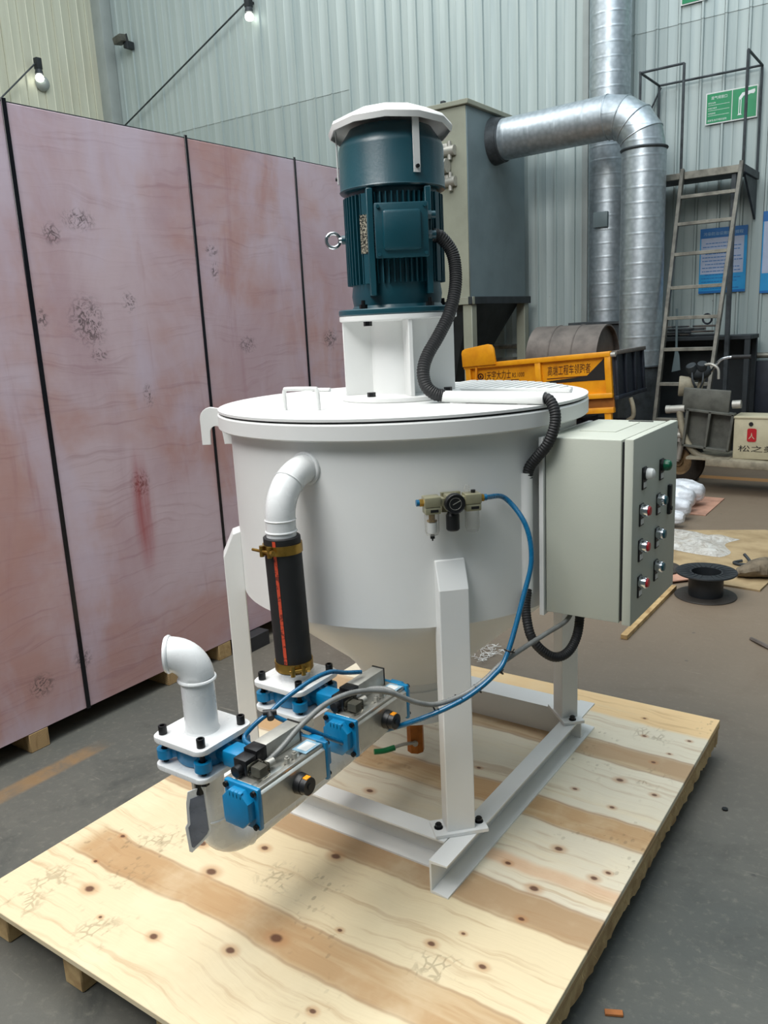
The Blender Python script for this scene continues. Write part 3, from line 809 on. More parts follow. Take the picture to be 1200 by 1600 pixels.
# channel frame
def channel(p0, p1, out, h=0.0995, w=0.055, t=0.0055):
    p0 = Vector(p0); p1 = Vector(p1); out = Vector(out); L = (p1 - p0).length; ax = (p1 - p0).normalized()
    poly = [(0, 0), (w, 0), (w, t), (t, t + 0.003), (t, h - t - 0.003), (w, h - t), (w, h), (0, h)]
    mb = MB()
    if out.cross(Z).dot(ax) > 0: mb.prism(poly, p0, out, Z, L, bev=0.0008, seg=1)
    else: mb.prism(poly, p1, out, Z, L, bev=0.0008, seg=1)
    return mb
part('base_channel', channel((-1.028, 1.585, PT), (-1.028, 2.650, PT), X), 'white', mac)
part('base_channel', channel((-1.800, 1.585, PT), (-1.800, 2.650, PT), -X), 'white', mac)
part('cross_channel', channel((-1.797, 1.735, PT), (-1.031, 1.735, PT), -Y, w=0.064), 'white', mac)
part('cross_channel', channel((-1.797, 2.545, PT), (-0.985, 2.545, PT), Y, h=0.0985, w=0.10), 'white', mac)

# motor stand
st = MB(); st.lathe([(0.0, LZ + 0.007), (0.182, LZ + 0.007), (0.185, LZ + 0.010), (0.185, LZ + 0.020), (0.182, LZ + 0.023), (0.09, LZ + 0.023), (0.088, LZ + 0.026), (0.088, 1.625),
                     (0.095, 1.628), (0.175, 1.628), (0.178, 1.631), (0.178, 1.642), (0.175, 1.645), (0.0, 1.645)], O2, n=64)
stand = part('motor_stand', st, 'white', mac)
for ang in (-45, 45, 135, 225):
    d = Vector((cos(radians(ang)), sin(radians(ang)), 0)); tg = Vector((-d.y, d.x, 0))
    R = Matrix((d, tg, Z)).transposed()
    h = MB(); h.box(Vector((AX, AY, (LZ + 0.023 + 1.628) / 2)) + d * 0.126, (0.092, 0.012, 1.628 - LZ - 0.023), R, bev=0.001, seg=1); part('gusset', h, 'white', stand)
def bolt(mb, p, r=0.010, hgt=0.012):
    mb.cyl(p, Vector(p) + Z * hgt, r, n=6)
for ang in (-92, 13, 92, 192):
    d = Vector((cos(radians(ang)), sin(radians(ang)), 0)); p = Vector((AX, AY, 0)) + d * 0.152
    h = MB(); bolt(h, p + Z * (LZ + 0.023), 0.0125, 0.013); part('bolt', h, 'black_steel', stand)
    h = MB(); bolt(h, p + Z * 1.614, 0.0125, 0.013); part('bolt', h, 'black_steel', stand)

# motor
mb = MB(); mb.lathe([(0.0, 1.66), (0.130, 1.66), (0.136, 1.70), (0.131, 1.74), (0.131, 2.0), (0.0, 2.0)], O2, n=64)
motor = part('electric_motor', mb, 'teal', mac, 'dark teal motor body')
mb = MB(); mb.lathe([(0.0, 1.645), (0.176, 1.645), (0.179, 1.648), (0.179, 1.660), (0.176, 1.663), (0.138, 1.663), (0.13, 1.675), (0.0, 1.675)], O2, n=64); part('motor_flange', mb, 'teal', motor)
mb = MB(); mb.lathe([(0.0, 2.170), (0.105, 2.168), (0.120, 2.162), (0.128, 2.150), (0.148, 2.122), (0.153, 2.108), (0.154, 2.0), (0.156, 1.996), (0.153, 1.992), (0.140, 1.990), (0.0, 1.992)], O2, n=64); part('fan_cowl', mb, 'teal', motor)
mb = MB()
nb = Vector((cos(radians(-50)), sin(radians(-50)), 0))
for i in range(56):
    a = 2 * pi * i / 56; d = Vector((cos(a), sin(a), 0)); tg = Vector((-d.y, d.x, 0)); R = Matrix((d, tg, Z)).transposed()
    ext = 0.147 if (i % 14) else 0.150
    mb.box(Vector((AX, AY, 1.855)) + d * ((0.125 + ext) / 2), (ext - 0.125, 0.0035 if i % 14 else 0.018, 0.245), R)
part('cooling_fins', mb, 'teal', motor, None, 'stuff')
ex = Vector((-nb.y, nb.x, 0)); cB = Vector((AX, AY, 1.868)) + nb * 0.135
R = Matrix((ex, nb, Z)).transposed()
for s_ in (-1, 1):
    q = MB(); q.box(Vector((AX, AY, 1.842)) + nb * 0.122 + ex * 0.082 * s_, (0.018, 0.045, 0.29), R, bev=0.002, seg=1); part('mounting_rib', q, 'teal', motor)
q = MB(); q.box(cB + nb * 0.014, (0.140, 0.062, 0.132), R, bev=0.006); q.box(cB + nb * 0.050, (0.149, 0.012, 0.146), R, bev=0.004)
tb = part('terminal_box', q, 'teal', motor)
q = MB(); q.box(cB + nb * 0.058, (0.108, 0.020, 0.106), R, bev=0.009)
for sx in (-1, 1):
    for sz in (-1, 1):
        p = cB + nb * 0.055 + ex * 0.065 * sx + Z * 0.063 * sz; q.cyl(p, p + nb * 0.007, 0.005, n=8)
part('box_cover', q, 'teal', motor)
for dz in (0.040, -0.012):
    q = MB(); p = cB + nb * 0.022 + ex * 0.075 + Z * dz; q.cyl(p, p + ex * 0.012, 0.013, n=6); q.cyl(p + ex * 0.012, p + ex * 0.024, 0.011, n=14); part('cable_gland', q, 'blue' if 0 else 'teal', motor)
dn = (nb * 0.80 - ex * 0.60).normalized(); en = Vector((-dn.y, dn.x, 0))
q = MB(); q.box(Vector((AX, AY, 1.868)) + dn * 0.150, (0.046, 0.003, 0.105), Matrix((en, dn, Z)).transposed()); part('nameplate', q, 'nameplate', motor, 'etched metal rating plate')
dl = Vector((-0.866, -0.5, 0)); pe = Vector((AX, AY, 1.868))
q = MB(); q.cyl(pe + dl * 0.128, pe + dl * 0.158, 0.013, n=12); part('eye_bolt_boss', q, 'teal', motor)
q = MB(); q.cyl(pe + dl * 0.156, pe + dl * 0.166, 0.008, n=10); q.torus(pe + dl * 0.185, nb, 0.0205, 0.0056); part('eye_bolt', q, 'chrome', motor, 'bright lifting eye')
q = MB()
tiltM = Matrix.Translation((AX, AY, 2.165)) @ Matrix.Rotation(radians(-4.5), 4, Vector((0.83, 0.56, 0))) @ Matrix.Translation((-AX, -AY, -2.165))
q = MB(tiltM)
q.lathe([(0.0, 2.203), (0.116, 2.202), (0.126, 2.198), (0.176, 2.172), (0.181, 2.163), (0.177, 2.148), (0.174, 2.148), (0.176, 2.163), (0.171, 2.169), (0.122, 2.194), (0.0, 2.198)], O2, n=12)
cap = part('rain_cap', q, 'white', motor, 'white faceted rain cap')
for ang in (-30, 90, 212):
    d = Vector((cos(radians(ang)), sin(radians(ang)), 0)); tg = Vector((-d.y, d.x, 0)); R3 = Matrix((tg, d, Z)).transposed(); o_ = Vector((AX, AY, 0))
    q = MB(); q.box(o_ + d * 0.158 + Z * 2.095, (0.020, 0.003, 0.145), R3); part('cap_strap', q, 'white', motor)
    q = MB(); q.cyl(o_ + d * 0.159 + Z * 2.038, o_ + d * 0.166 + Z * 2.038, 0.0055, n=8); part('bolt', q, 'black_steel', motor)
for ang in (-95, -20, 60, 140):
    d = Vector((cos(radians(ang)), sin(radians(ang)), 0)); p = o_ + d * 0.158
    q = MB(); q.cyl(p + Z * 1.663, p + Z * 1.675, 0.012, n=6); q.cyl(p + Z * 1.675, p + Z * 1.687, 0.006, n=8); part('flange_nut', q, 'black_steel', motor)
q = MB(); q.tube([(-1.262, 2.098, 1.858), (-1.245, 2.115, 1.852), (-1.225, 2.138, 1.815), (-1.213, 2.138, 1.771), (-1.202, 2.116, 1.708), (-1.204, 2.082, 1.638), (-1.219, 2.042, 1.577), (-1.234, 2.004, 1.526), (-1.235, 1.979, 1.483), (-1.224, 1.975, 1.442), (-1.201, 1.984, 1.419), (-1.18, 1.997, 1.413)], 0.0190, 14, 6, ribs=0.007)
part('motor_cable_conduit', q, 'rubber', mac)
q = MB(); q.cyl((-1.192, 1.996, 1.411), (-0.868, 1.981, 1.411), 0.0165, n=20); q.box((-1.13, 1.992, 1.397), (0.05, 0.012, 0.02)); q.box((-0.93, 1.984, 1.397), (0.03, 0.012, 0.02))
part('cable_pipe', q, 'white', mac)
q = MB(); q.tube([(-0.885, 1.982, 1.411), (-0.858, 1.983, 1.407), (-0.839, 1.976, 1.376), (-0.837, 1.967, 1.338), (-0.852, 1.956, 1.294), (-0.878, 1.953, 1.262), (-0.901, 1.953, 1.232), (-0.909, 1.952, 1.200)], 0.0150, 14, 6, ribs=0.007)
part('corrugated_conduit', q, 'rubber', mac)
q = MB(); q.cyl((-0.910, 1.952, 1.218), (-0.910, 1.952, 0.885), 0.0165, n=20)
q.box((-0.925, 1.965, 1.18), (0.035, 0.012, 0.02)); q.box((-0.925, 1.965, 0.93), (0.035, 0.012, 0.02))
part('cable_pipe', q, 'white', mac)
q = MB(); q.tube([(-0.908, 1.950, 0.90), (-0.900, 1.92, 0.85), (-0.876, 1.895, 0.79), (-0.85, 1.905, 0.748), (-0.823, 1.935, 0.720), (-0.803, 1.98, 0.723), (-0.797, 2.03, 0.758), (-0.80, 2.063, 0.832)], 0.0135, 14, 6, ribs=0.007)
part('corrugated_conduit', q, 'rubber', mac)

# control cabinet
CBX0, CBX1, CBY0, CBY1, CBZ0, CBZ1 = -0.868, -0.665, 1.980, 2.365, 0.828, 1.310
q = MB(); q.box(((CBX0 + CBX1) / 2, (CBY0 + CBY1) / 2, (CBZ0 + CBZ1) / 2), (CBX1 - CBX0, CBY1 - CBY0, CBZ1 - CBZ0), bev=0.004)
cab = part('control_cabinet', q, 'cabinet', mac, 'light grey steel switch cabinet')
q = MB(); q.box((-0.876, 2.15, 1.065), (0.012, 0.36, 0.49)); q.box((-0.892, 2.13, 1.12), (0.02, 0.20, 0.3)); part('mounting_plate', q, 'white', cab)
q = MB(); q.box((CBX1 + 0.019, (CBY0 + CBY1) / 2, (CBZ0 + CBZ1) / 2), (0.024, CBY1 - CBY0 + 0.004, CBZ1 - CBZ0 + 0.006), bev=0.004); part('cabinet_door', q, 'cabinet', cab)
q = MB(); q.box((CBX1 + 0.0035, (CBY0 + CBY1) / 2, (CBZ0 + CBZ1) / 2), (0.007, CBY1 - CBY0 - 0.012, CBZ1 - CBZ0 - 0.012)); part('door_seal', q, 'rubber', cab)
q = MB(); q.box((-0.775, 2.21, CBZ1 + 0.0008), (0.10, 0.20, 0.0016), bev=0.0004, seg=1); part('top_cover_strip', q, 'cabinet', cab)
q = MB(); q.box((-0.73, 2.335, CBZ1 + 0.0012), (0.07, 0.006, 0.0024)); part('vent_slot', q, 'black', cab)
DX = CBX1 + 0.031
q = MB(); q.box((DX + 0.004, 2.290, 1.10), (0.010, 0.020, 0.085), bev=0.003); q.cyl((DX + 0.008, 2.290, 1.075), (DX + 0.012, 2.290, 1.075), 0.006, n=10); part('door_lock', q, 'black', cab)
def pushbutton(y, z, kind):
    n = X; p = Vector((DX, y, z))
    q = MB()
    q.box(p + Vector((0.002, 0, -0.012)), (0.004, 0.030, 0.058), bev=0.001, seg=1)
    base = part('button_plate', q, 'black', cab)
    q = MB(); q.box(p + Vector((0.0045, 0, -0.029)), (0.0015, 0.020, 0.014)); part('legend_label', q, 'label_white', cab)
    if kind in ('lamp_white', 'lamp_green'):
        q = MB(); q.cyl(p + n * 0.004, p + n * 0.010, 0.0165, n=24); part('lamp_bezel', q, 'black', cab)
        q = MB(); q.lathe([(0.0145, 0.009), (0.0150, 0.018), (0.013, 0.025), (0.008, 0.0285), (0.0, 0.0295)], p, X, 24)
        part('indicator_lamp', q, 'label_white' if kind == 'lamp_white' else 'green', cab, 'white lamp' if kind == 'lamp_white' else 'green lamp')
    else:
        q = MB(); q.lathe([(0.0165, 0.003), (0.0165, 0.016), (0.0155, 0.021), (0.0125, 0.021), (0.0125, 0.012)], p, X, 28); part('button_bezel', q, 'chrome', cab)
        q = MB(); q.lathe([(0.012, 0.010), (0.012, 0.023), (0.0105, 0.0255), (0.0, 0.0262)], p, X, 24)
        part('push_button', q, 'red' if kind == 'red' else 'bluegreen', cab, 'red button' if kind == 'red' else 'blue green button')
BUT = [(2.060, 1.214, 'lamp_white'), (2.210, 1.211, 'lamp_green'), (2.044, 1.121, 'red'), (2.190, 1.119, 'blue'), (2.042, 1.027, 'red'), (2.185, 1.026, 'blue'), (2.042, 0.929, 'red'), (2.182, 0.934, 'blue')]
for a in BUT: pushbutton(*a)

# air filter regulator lubricator on the tank
th = radians(-45); er = Vector((cos(th), sin(th), 0)); et = Vector((-sin(th), cos(th), 0))
Rf = Matrix((et, er, Z)).transposed(); fc = Vector((AX, AY, 1.172)) + er * 0.572
q = MB(); q.box(fc - er * 0.030 + et * 0.005, (0.05, 0.012, 0.05), Rf); q.box(fc + Z * 0.006, (0.034, 0.036, 0.040), Rf, bev=0.003)
frl = part('air_filter_regulator', q, 'olive', mac, 'pale gold filter regulator lubricator')
for s_, mm in ((-1, 'left'), (1, 'right')):
    q = MB(); q.box(fc + et * 0.052 * s_ + Z * 0.012, (0.042, 0.040, 0.026), Rf, bev=0.003); q.box(fc + et * 0.052 * s_ - Z * 0.010, (0.040, 0.038, 0.018), Rf, bev=0.003)
    q.box(fc + et * 0.026 * s_ + Z * 0.010, (0.012, 0.030, 0.020), Rf, bev=0.002)
    part('filter_head', q, 'olive', frl)
    q = MB(); q.box(fc + et * (0.052 * s_ + 0.003) - Z * 0.010 + er * 0.0197, (0.020, 0.001, 0.007), Rf); part('head_label', q, 'black', frl)
    q = MB(); p = fc + et * 0.052 * s_ - Z * 0.018
    q.lathe([(0.0185, 0), (0.0185, -0.045), (0.015, -0.056), (0.0, -0.058)], p, Z, 24); part('clear_bowl', q, 'clear', frl)
p = fc - et * 0.052 - Z * 0.018
q = MB(); q.cyl(p, p - Z * 0.018, 0.008, n=12); q.cyl(p - Z * 0.018, p - Z * 0.022, 0.013, n=6); part('filter_stem', q, 'brass', frl)
q = MB(); q.cyl(p - Z * 0.024, p - Z * 0.050, 0.0125, n=16); part('filter_element', q, 'label_white', frl)
q = MB(); q.cyl(p - Z * 0.057, p - Z * 0.066, 0.006, n=10); q.cyl(p - Z * 0.066, p - Z * 0.072, 0.002, n=8); part('drain_nut', q, 'black', frl)
q = MB(); g = fc + er * 0.020 + Z * 0.008
q.lathe([(0.0, 0.0), (0.024, 0.0), (0.0255, 0.004), (0.0255, 0.018), (0.0235, 0.021), (0.0225, 0.018), (0.0, 0.017)], g, er, 28); gauge = part('pressure_gauge', q, 'black', frl)
q = MB(); q.torus(g + er * 0.0178, er, 0.0150, 0.0005, 24, 6); q.box(g + er * 0.0185 + et * 0.003 + Z * 0.003, (0.022, 0.001, 0.0016), Rf @ Matrix.Rotation(-0.45, 3, 'Y')); part('gauge_dial_marks', q, 'silver_dull', frl)
q = MB(); p = fc + er * 0.006 - Z * 0.016; q.cyl(p, p - Z * 0.010, 0.012, 0.0165, n=20); q.cyl(p - Z * 0.010, p - Z * 0.046, 0.0172, n=20); q.cyl(p - Z * 0.046, p - Z * 0.050, 0.0172, 0.014, n=20); part('regulator_knob', q, 'black', frl)
q = MB(); p = fc + et * 0.040 + Z * 0.026; q.lathe([(0.007, 0), (0.007, 0.014), (0.004, 0.020), (0, 0.021)], p, Z, 14); part('sight_dome', q, 'clear', frl)
q = MB(); p = fc + et * 0.056 + Z * 0.025; q.cyl(p, p + Z * 0.007, 0.006, n=10); part('fill_plug', q, 'black', frl)
for s_ in (-1, 1):
    q = MB(); p = fc + et * 0.073 * s_ + Z * 0.010; q.cyl(p, p + et * 0.010 * s_, 0.010, n=6); part('brass_fitting', q, 'brass', frl)
    q = MB(); q.cyl(p + et * 0.010 * s_, p + et * 0.018 * s_, 0.0085, n=14); part('push_in_collar', q, 'blue_hose', frl)
hs = fc + et * 0.088 + Z * 0.010
q = MB(); q.tube([hs, (-0.930, 1.866, 1.165), (-0.872, 1.864, 1.100), (-0.850, 1.850, 1.015), (-0.855, 1.813, 0.929), (-0.866, 1.732, 0.790), (-0.884, 1.688, 0.749), (-0.921, 1.642, 0.711), (-0.960, 1.600, 0.687), (-1.012, 1.560, 0.662), (-1.070, 1.536, 0.636), (-1.139, 1.513, 0.608), (-1.190, 1.46, 0.598)], 0.0066, 10, 8)
part('air_hose', q, 'blue_hose', mac)
q = MB(); q.tube([(-1.142, 1.138, 0.716), (-1.13, 1.175, 0.735), (-1.119, 1.229, 0.765), (-1.106, 1.306, 0.788), (-1.085, 1.392, 0.786), (-1.050, 1.468, 0.762), (-1.015, 1.53, 0.718), (-0.988, 1.583, 0.695), (-0.944, 1.638, 0.706), (-0.904, 1.677, 0.737), (-0.876, 1.722, 0.772), (-0.850, 1.795, 0.792), (-0.824, 1.888, 0.806), (-0.818, 2.003, 0.803), (-0.815, 2.057, 0.832)], 0.0068, 10, 6, ribs=0.006)
part('signal_conduit', q, 'grey_conduit', mac)
for p, d in (((-0.998, 1.594, 0.673), (-0.6, -0.55, -0.3)), ((-0.956, 1.638, 0.692), (-0.6, -0.5, -0.4)), ((-0.915, 1.668, 0.718), (-0.5, -0.5, -0.6)), ((-0.878, 1.712, 0.756), (-0.3, -0.6, -0.7)), ((-0.864, 1.745, 0.80), (-0.1, -0.4, -0.8))):
    q = MB(); q.torus(p, d, 0.0125, 0.0022, 16, 6); a_ = Vector(p) + Vector((0.012, -0.006, 0.004)); q.cyl(a_, a_ + Vector((0.010, -0.012, 0.012)), 0.0016, n=5); part('cable_tie', q, 'black', mac)

# pipework and valves
VX, VY1, VY2 = -1.372, 1.170, 1.505
PR = 0.0385
def bend(c0, d0, d1, Rb, n=10, ext0=0.0, ext1=0.0):
    """points of a 90 degree bend starting at c0 heading d0, turning towards d1"""
    c0 = Vector(c0); d0 = Vector(d0).normalized(); d1 = Vector(d1).normalized(); pts = []
    if ext0: pts.append(c0 - d0 * ext0)
    for i in range(n + 1):
        a = pi / 2 * i / n; pts.append(c0 + d1 * Rb * (1 - cos(a)) + d0 * Rb * sin(a))
    if ext1: pts.append(pts[-1] + d1 * ext1)
    return pts
# front riser and outlet elbow
q = MB(); q.cyl((VX, VY1, 0.72), (VX, VY1, 0.846), PR, n=32); q.lathe([(PR, 0.72), (PR + 0.003, 0.72), (PR, 0.726)], (VX, VY1, 0), Z, 32)
part('outlet_riser', q, 'white_gloss', mac)
ed = Vector((-0.80, -0.60, 0)).normalized()
q = MB(); pts = bend((VX, VY1, 0.852), Z, ed, 0.058, 12); q.tube(pts, PR + 0.002, 28, 1)
q.torus((VX, VY1, 0.848), Z, PR + 0.002, 0.0045, 32, 8); q.torus(pts[-1], ed, PR + 0.001, 0.005, 32, 8)
q.cyl(pts[-1] - ed * 0.004, pts[-1] + ed * 0.006, PR + 0.003, n=28)
part('outlet_elbow', q, 'white_gloss', mac)
td = Vector((0.51, -0.86, 0)).normalized(); tx = Vector((0.86, 0.51, 0)).normalized()
text('embossed_lettering', 'DN80', Vector((VX, VY1, 0.858)) + td * (PR + 0.0042) - tx * 0.016, tx, Z, 0.032, 'white_gloss', mac, 0.009, 0.0006)
def plate(y, z0, t=0.013):
    q = MB(); q.prism(rrect(0.166, 0.172, 0.022), (VX, y, z0), X, Y, t, bev=0.002, seg=2); return q
def valve(y):
    p = part('valve_flange', plate(y, 0.708), 'white_gloss', mac)
    part('valve_flange', plate(y, 0.640, 0.012), 'white_gloss', mac)
    q = MB(); q.lathe([(0.040, 0.654), (0.060, 0.654), (0.064, 0.660), (0.064, 0.700), (0.060, 0.707), (0.040, 0.707)], (VX, y, 0), Z, 40)
    for sx in (-1, 1):
        for sy in (-1, 1):
            c = Vector((VX + 0.062 * sx, y + 0.062 * sy, 0.664))
            q.plate_holes(circ(0.020, 20), [circ(0.0105, 14)], c, X, Y, 0.022)
            dd = Vector((sx, sy, 0)).normalized(); q.box(Vector((VX, y, 0.675)) + dd * 0.062, (0.03, 0.026, 0.020), Matrix((dd, Vector((-dd.y, dd.x, 0)), Z)).transposed())
    q.cyl((VX + 0.055, y, 0.680), (VX + 0.150, y, 0.672), 0.021, n=20); q.box((VX + 0.110, y, 0.682), (0.05, 0.05, 0.038), bev=0.004)
    q.box((VX + 0.160, y, 0.672), (0.014, 0.066, 0.066), bev=0.003)
    body = part('butterfly_valve', q, 'blue', mac, 'blue wafer valve body')
    for sx in (-1, 1):
        for sy in (-1, 1):
            c = Vector((VX + 0.063 * sx, y + 0.063 * sy, 0))
            q = MB(); q.cyl(c + Z * 0.7215, c + Z * 0.741, 0.0098, n=20, caps=False)
            q.lathe([(0.0098, 0.7405), (0.0088, 0.7420), (0.0058, 0.7420), (0.0056, 0.732), (0.0, 0.732)], (c.x, c.y, 0), Z, 18)
            q.cyl(c + Z * 0.626, c + Z * 0.707, 0.0062, n=12); q.cyl(c + Z * 0.628, c + Z * 0.638, 0.0105, n=6)
            part('socket_bolt', q, 'black_steel', body)
    return body
for y in (VY1, VY2): valve(y)
def actuator(y):
    ax0, ax1, z0, z1 = -1.186, -1.090, 0.618, 0.708
    L = 0.105
    q = MB()
    cs = [(-0.046, -0.044), (0.040, -0.044), (0.046, -0.038), (0.046, 0.030), (0.040, 0.036), (0.024, 0.040), (0.020, 0.046), (-0.020, 0.046), (-0.024, 0.040), (-0.046, 0.036)]
    cx, cz = (ax0 + ax1) / 2, (z0 + z1) / 2
    q.prism(cs, (cx, y + L, cz), X, Z, 2 * L, bev=0.0015, seg=1)
    q.box((cx + 0.034, y, cz + 0.040), (0.014, 2 * L, 0.008), bev=0.002, seg=1); q.box((cx - 0.034, y, cz + 0.040), (0.014, 2 * L, 0.008), bev=0.002, seg=1)
    act = part('valve_actuator', q, 'steel', mac, 'bright aluminium pneumatic actuator')
    for s_ in (-1, 1):
        q = MB(); ey = y + s_ * (L + 0.006)
        q.box((cx, ey, cz), (0.096, 0.013, 0.094), bev=0.004)
        poly = [(-0.036, -0.044), (0.018, -0.044), (0.040, -0.022), (0.040, 0.022), (0.018, 0.044), (-0.018, 0.044), (-0.040, 0.022), (-0.040, -0.030)]
        if s_ < 0: q.prism([(a * 0.92, b_ * 0.92) for a, b_ in poly], (cx, ey - 0.004, cz), X, Z, 0.022, bev=0.004)
        else: q.prism([(a * 0.92, b_ * 0.92) for a, b_ in poly], (cx, ey + 0.026, cz), X, Z, 0.022, bev=0.004)
        if s_ < 0:
            for i in range(4): q.box((cx - 0.012 + i * 0.010, ey - 0.022, cz + 0.034), (0.004, 0.008, 0.014), bev=0.001, seg=1)
        part('end_cap', q, 'blue', act, 'blue cast end cap')
        for sx in (-1, 1):
            for sz in (-1, 1):
                q = MB(); p = Vector((cx + 0.039 * sx, ey, cz + 0.038 * sz)); q.cyl(p, p + Y * s_ * 0.0125, 0.0062, n=12); q.cyl(p + Y * s_ * 0.0125, p + Y * s_ * 0.0135, 0.0036, n=6); part('cap_screw', q, 'black_steel', act)
    q = MB(); p = Vector((ax1 - 0.003, y + 0.012, cz - 0.004)); q.cyl(p, p + X * 0.016, 0.024, 0.022, n=24); q.cyl(p + X * 0.016, p + X * 0.030, 0.0205, 0.0195, n=24); q.cyl(p + X * 0.030, p + X * 0.032, 0.007, n=12)
    part('position_indicator', q, 'black', act, 'black position knob')
    for zz, ww in ((0.0185, 0.015), (-0.0185, 0.010)):
        q = MB(); q.box(p + X * 0.023 + Z * zz, (0.013, ww, 0.005), bev=0.001, seg=1); part('indicator_mark', q, 'orange', act)
    q = MB(); q.box((cx + 0.020, y + 0.072, cz + 0.0465), (0.040, 0.052, 0.0012)); part('rating_label', q, 'label_blue', act)
    q = MB(); q.box((cx + 0.020, y + 0.072, cz + 0.0474), (0.028, 0.036, 0.0006)); part('label_print', q, 'label_white', act)
    for dyy in (0.0, 0.024):
        q = MB(); p = Vector((cx + 0.026, y + dyy, cz + 0.044)); q.cyl(p, p + Z * 0.012, 0.006, n=8); q.cyl(p + Z * 0.012, p + Z * 0.016, 0.0036, n=8); part('stop_screw', q, 'silver_dull', act)
    q = MB(); q.cyl((cx - 0.046, y, cz), (VX + 0.165, y, cz + 0.006), 0.024, n=20); part('stem_coupling', q, 'steel', act)
    # solenoid valve on top
    sx_, sz_ = cx - 0.026, cz + 0.046
    q = MB(); q.box((sx_, y + 0.030, sz_ + 0.022), (0.036, 0.110, 0.044), bev=0.002); sol = part('solenoid_valve', q, 'silver_dull', act)
    q = MB(); q.box((sx_, y + 0.0865, sz_ + 0.023), (0.037, 0.004, 0.045)); part('valve_end_plate', q, 'black', act)
    q = MB(); q.box((sx_, y - 0.040, sz_ + 0.022), (0.038, 0.032, 0.043), bev=0.002); part('solenoid_coil', q, 'black_steel', act)
    q = MB(); q.box((sx_, y - 0.072, sz_ + 0.018), (0.036, 0.034, 0.036), bev=0.003); q.cyl((sx_, y - 0.088, sz_ + 0.014), (sx_, y - 0.104, sz_ + 0.014), 0.012, n=14); part('manual_override', q, 'black', act)
    q = MB(); q.box((sx_ + 0.036, y - 0.070, sz_ + 0.012), (0.034, 0.036, 0.030), bev=0.003); part('connector_plug', q, 'smoke_clear', act, 'smoky transparent plug')
    q = MB(); q.box((sx_ + 0.036, y - 0.068, sz_ + 0.011), (0.022, 0.022, 0.018)); part('plug_insert', q, 'silver_dull', act)
    q = MB(); q.cyl((sx_ + 0.036, y - 0.052, sz_ + 0.014), (sx_ + 0.042, y - 0.030, sz_ + 0.016), 0.0085, n=12); part('plug_gland', q, 'silver_dull', act)
    return act
for y in (VY1, VY2): actuator(y)
q = MB(); q.tube([(-1.150, VY2 - 0.035, 0.724), (-1.128, 1.50, 0.738), (-1.085, 1.515, 0.742), (-1.040, 1.52, 0.726)], 0.0062, 10, 6, ribs=0.006); part('signal_conduit', q, 'grey_conduit', mac)
# tee and small blue tubes
q = MB(); T_ = Vector((-1.212, 1.232, 0.772)); q.cyl(T_ - X * 0.012 - Y * 0.010, T_ + X * 0.010 + Y * 0.012, 0.0085, n=12); q.cyl(T_, T_ + Vector((0.012, -0.010, -0.006)), 0.0085, n=12); part('tee_fitting', q, 'black', mac)
q = MB(); q.tube([T_, (-1.203, 1.262, 0.788), (-1.190, 1.30, 0.803), (-1.182, 1.356, 0.812), (-1.180, 1.417, 0.806), (-1.176, 1.47, 0.784), (-1.166, 1.52, 0.768)], 0.0056, 10, 8); part('air_tube', q, 'blue_hose', mac)
q = MB(); q.tube([T_, (-1.222, 1.216, 0.764), (-1.235, 1.196, 0.748), (-1.243, 1.178, 0.730), (-1.225, 1.168, 0.724), (-1.19, 1.17, 0.722)], 0.0056, 10, 8); part('air_tube', q, 'blue_hose', mac)
q = MB(); q.tube([T_, (-1.188, 1.250, 0.752), (-1.163, 1.285, 0.726), (-1.135, 1.340, 0.680), (-1.115, 1.38, 0.650), (-1.113, 1.42, 0.615), (-1.14, 1.48, 0.604), (-1.19, 1.47, 0.60)], 0.0056, 10, 8); part('air_tube', q, 'blue_hose', mac)
# lower pipe
ZP = 0.396
q = MB(); pts = [(VX, VY1, 0.64), (VX, VY1, ZP + 0.10)] + bend((VX, VY1, ZP + 0.10), -Z, Y, 0.10, 12)[1:] + [(VX - 0.01, 1.6, ZP), (VX - 0.03, 1.99, ZP)]
q.tube(pts, PR, 28, 1); q.torus((VX, VY1, ZP + 0.10), Z, PR, 0.003, 28, 8); q.torus((VX, VY1 + 0.10, ZP), Y, PR, 0.003, 28, 8)
part('lower_pipe', q, 'white_gloss', mac)
q = MB(); q.cyl((VX - 0.006, VY2, ZP + 0.01), (VX, VY2, 0.64), PR, n=28); part('branch_pipe', q, 'white_gloss', mac)
# inlet elbow and rubber hose
HY = 1.492
q = MB(); pts = bend((VX, HY, 1.150), Z, Y, 0.112, 14, 0.045, 0.06); q.tube(pts, PR, 28, 1)
for i in (0, 8): q.torus(Vector(pts[1 + i]), (Vector(pts[2 + i]) - Vector(pts[i])), PR, 0.0022, 28, 6)
q.torus((VX, HY, 1.120), Z, PR, 0.003, 28, 8); q.torus((VX, 1.603, 1.262), Y, PR + 0.002, 0.006, 28, 8)
part('inlet_elbow', q, 'white_gloss', mac)
q = MB(); q.cyl((VX, VY2 - 0.002, 0.720), (VX, VY2 - 0.004, 0.78), PR, n=28); part('hose_spigot', q, 'white_gloss', mac)
HR = 0.0475
hb = Vector((VX, VY2 - 0.003, 0.742)); ht = Vector((VX, HY, 1.108))
q = MB(); hx = (ht - hb).normalized(); q.lathe([(HR, 0), (HR, (ht - hb).length - 0.002), (HR - 0.002, (ht - hb).length), (PR, (ht - hb).length), (PR, 0.0)], hb, hx, 40, close=True)
hose = part('rubber_hose', q, 'rubber', mac, 'thick black rubber hose with red stripe')
sd = Vector((0.28, -0.96, 0)).normalized(); stg = Vector((-sd.y, sd.x, 0))
q = MB(); A = []; 
for k in range(-2, 3):
    a = k * 0.045; d = (sd * cos(a) + stg * sin(a)) * (HR + 0.0008); A.append(d)
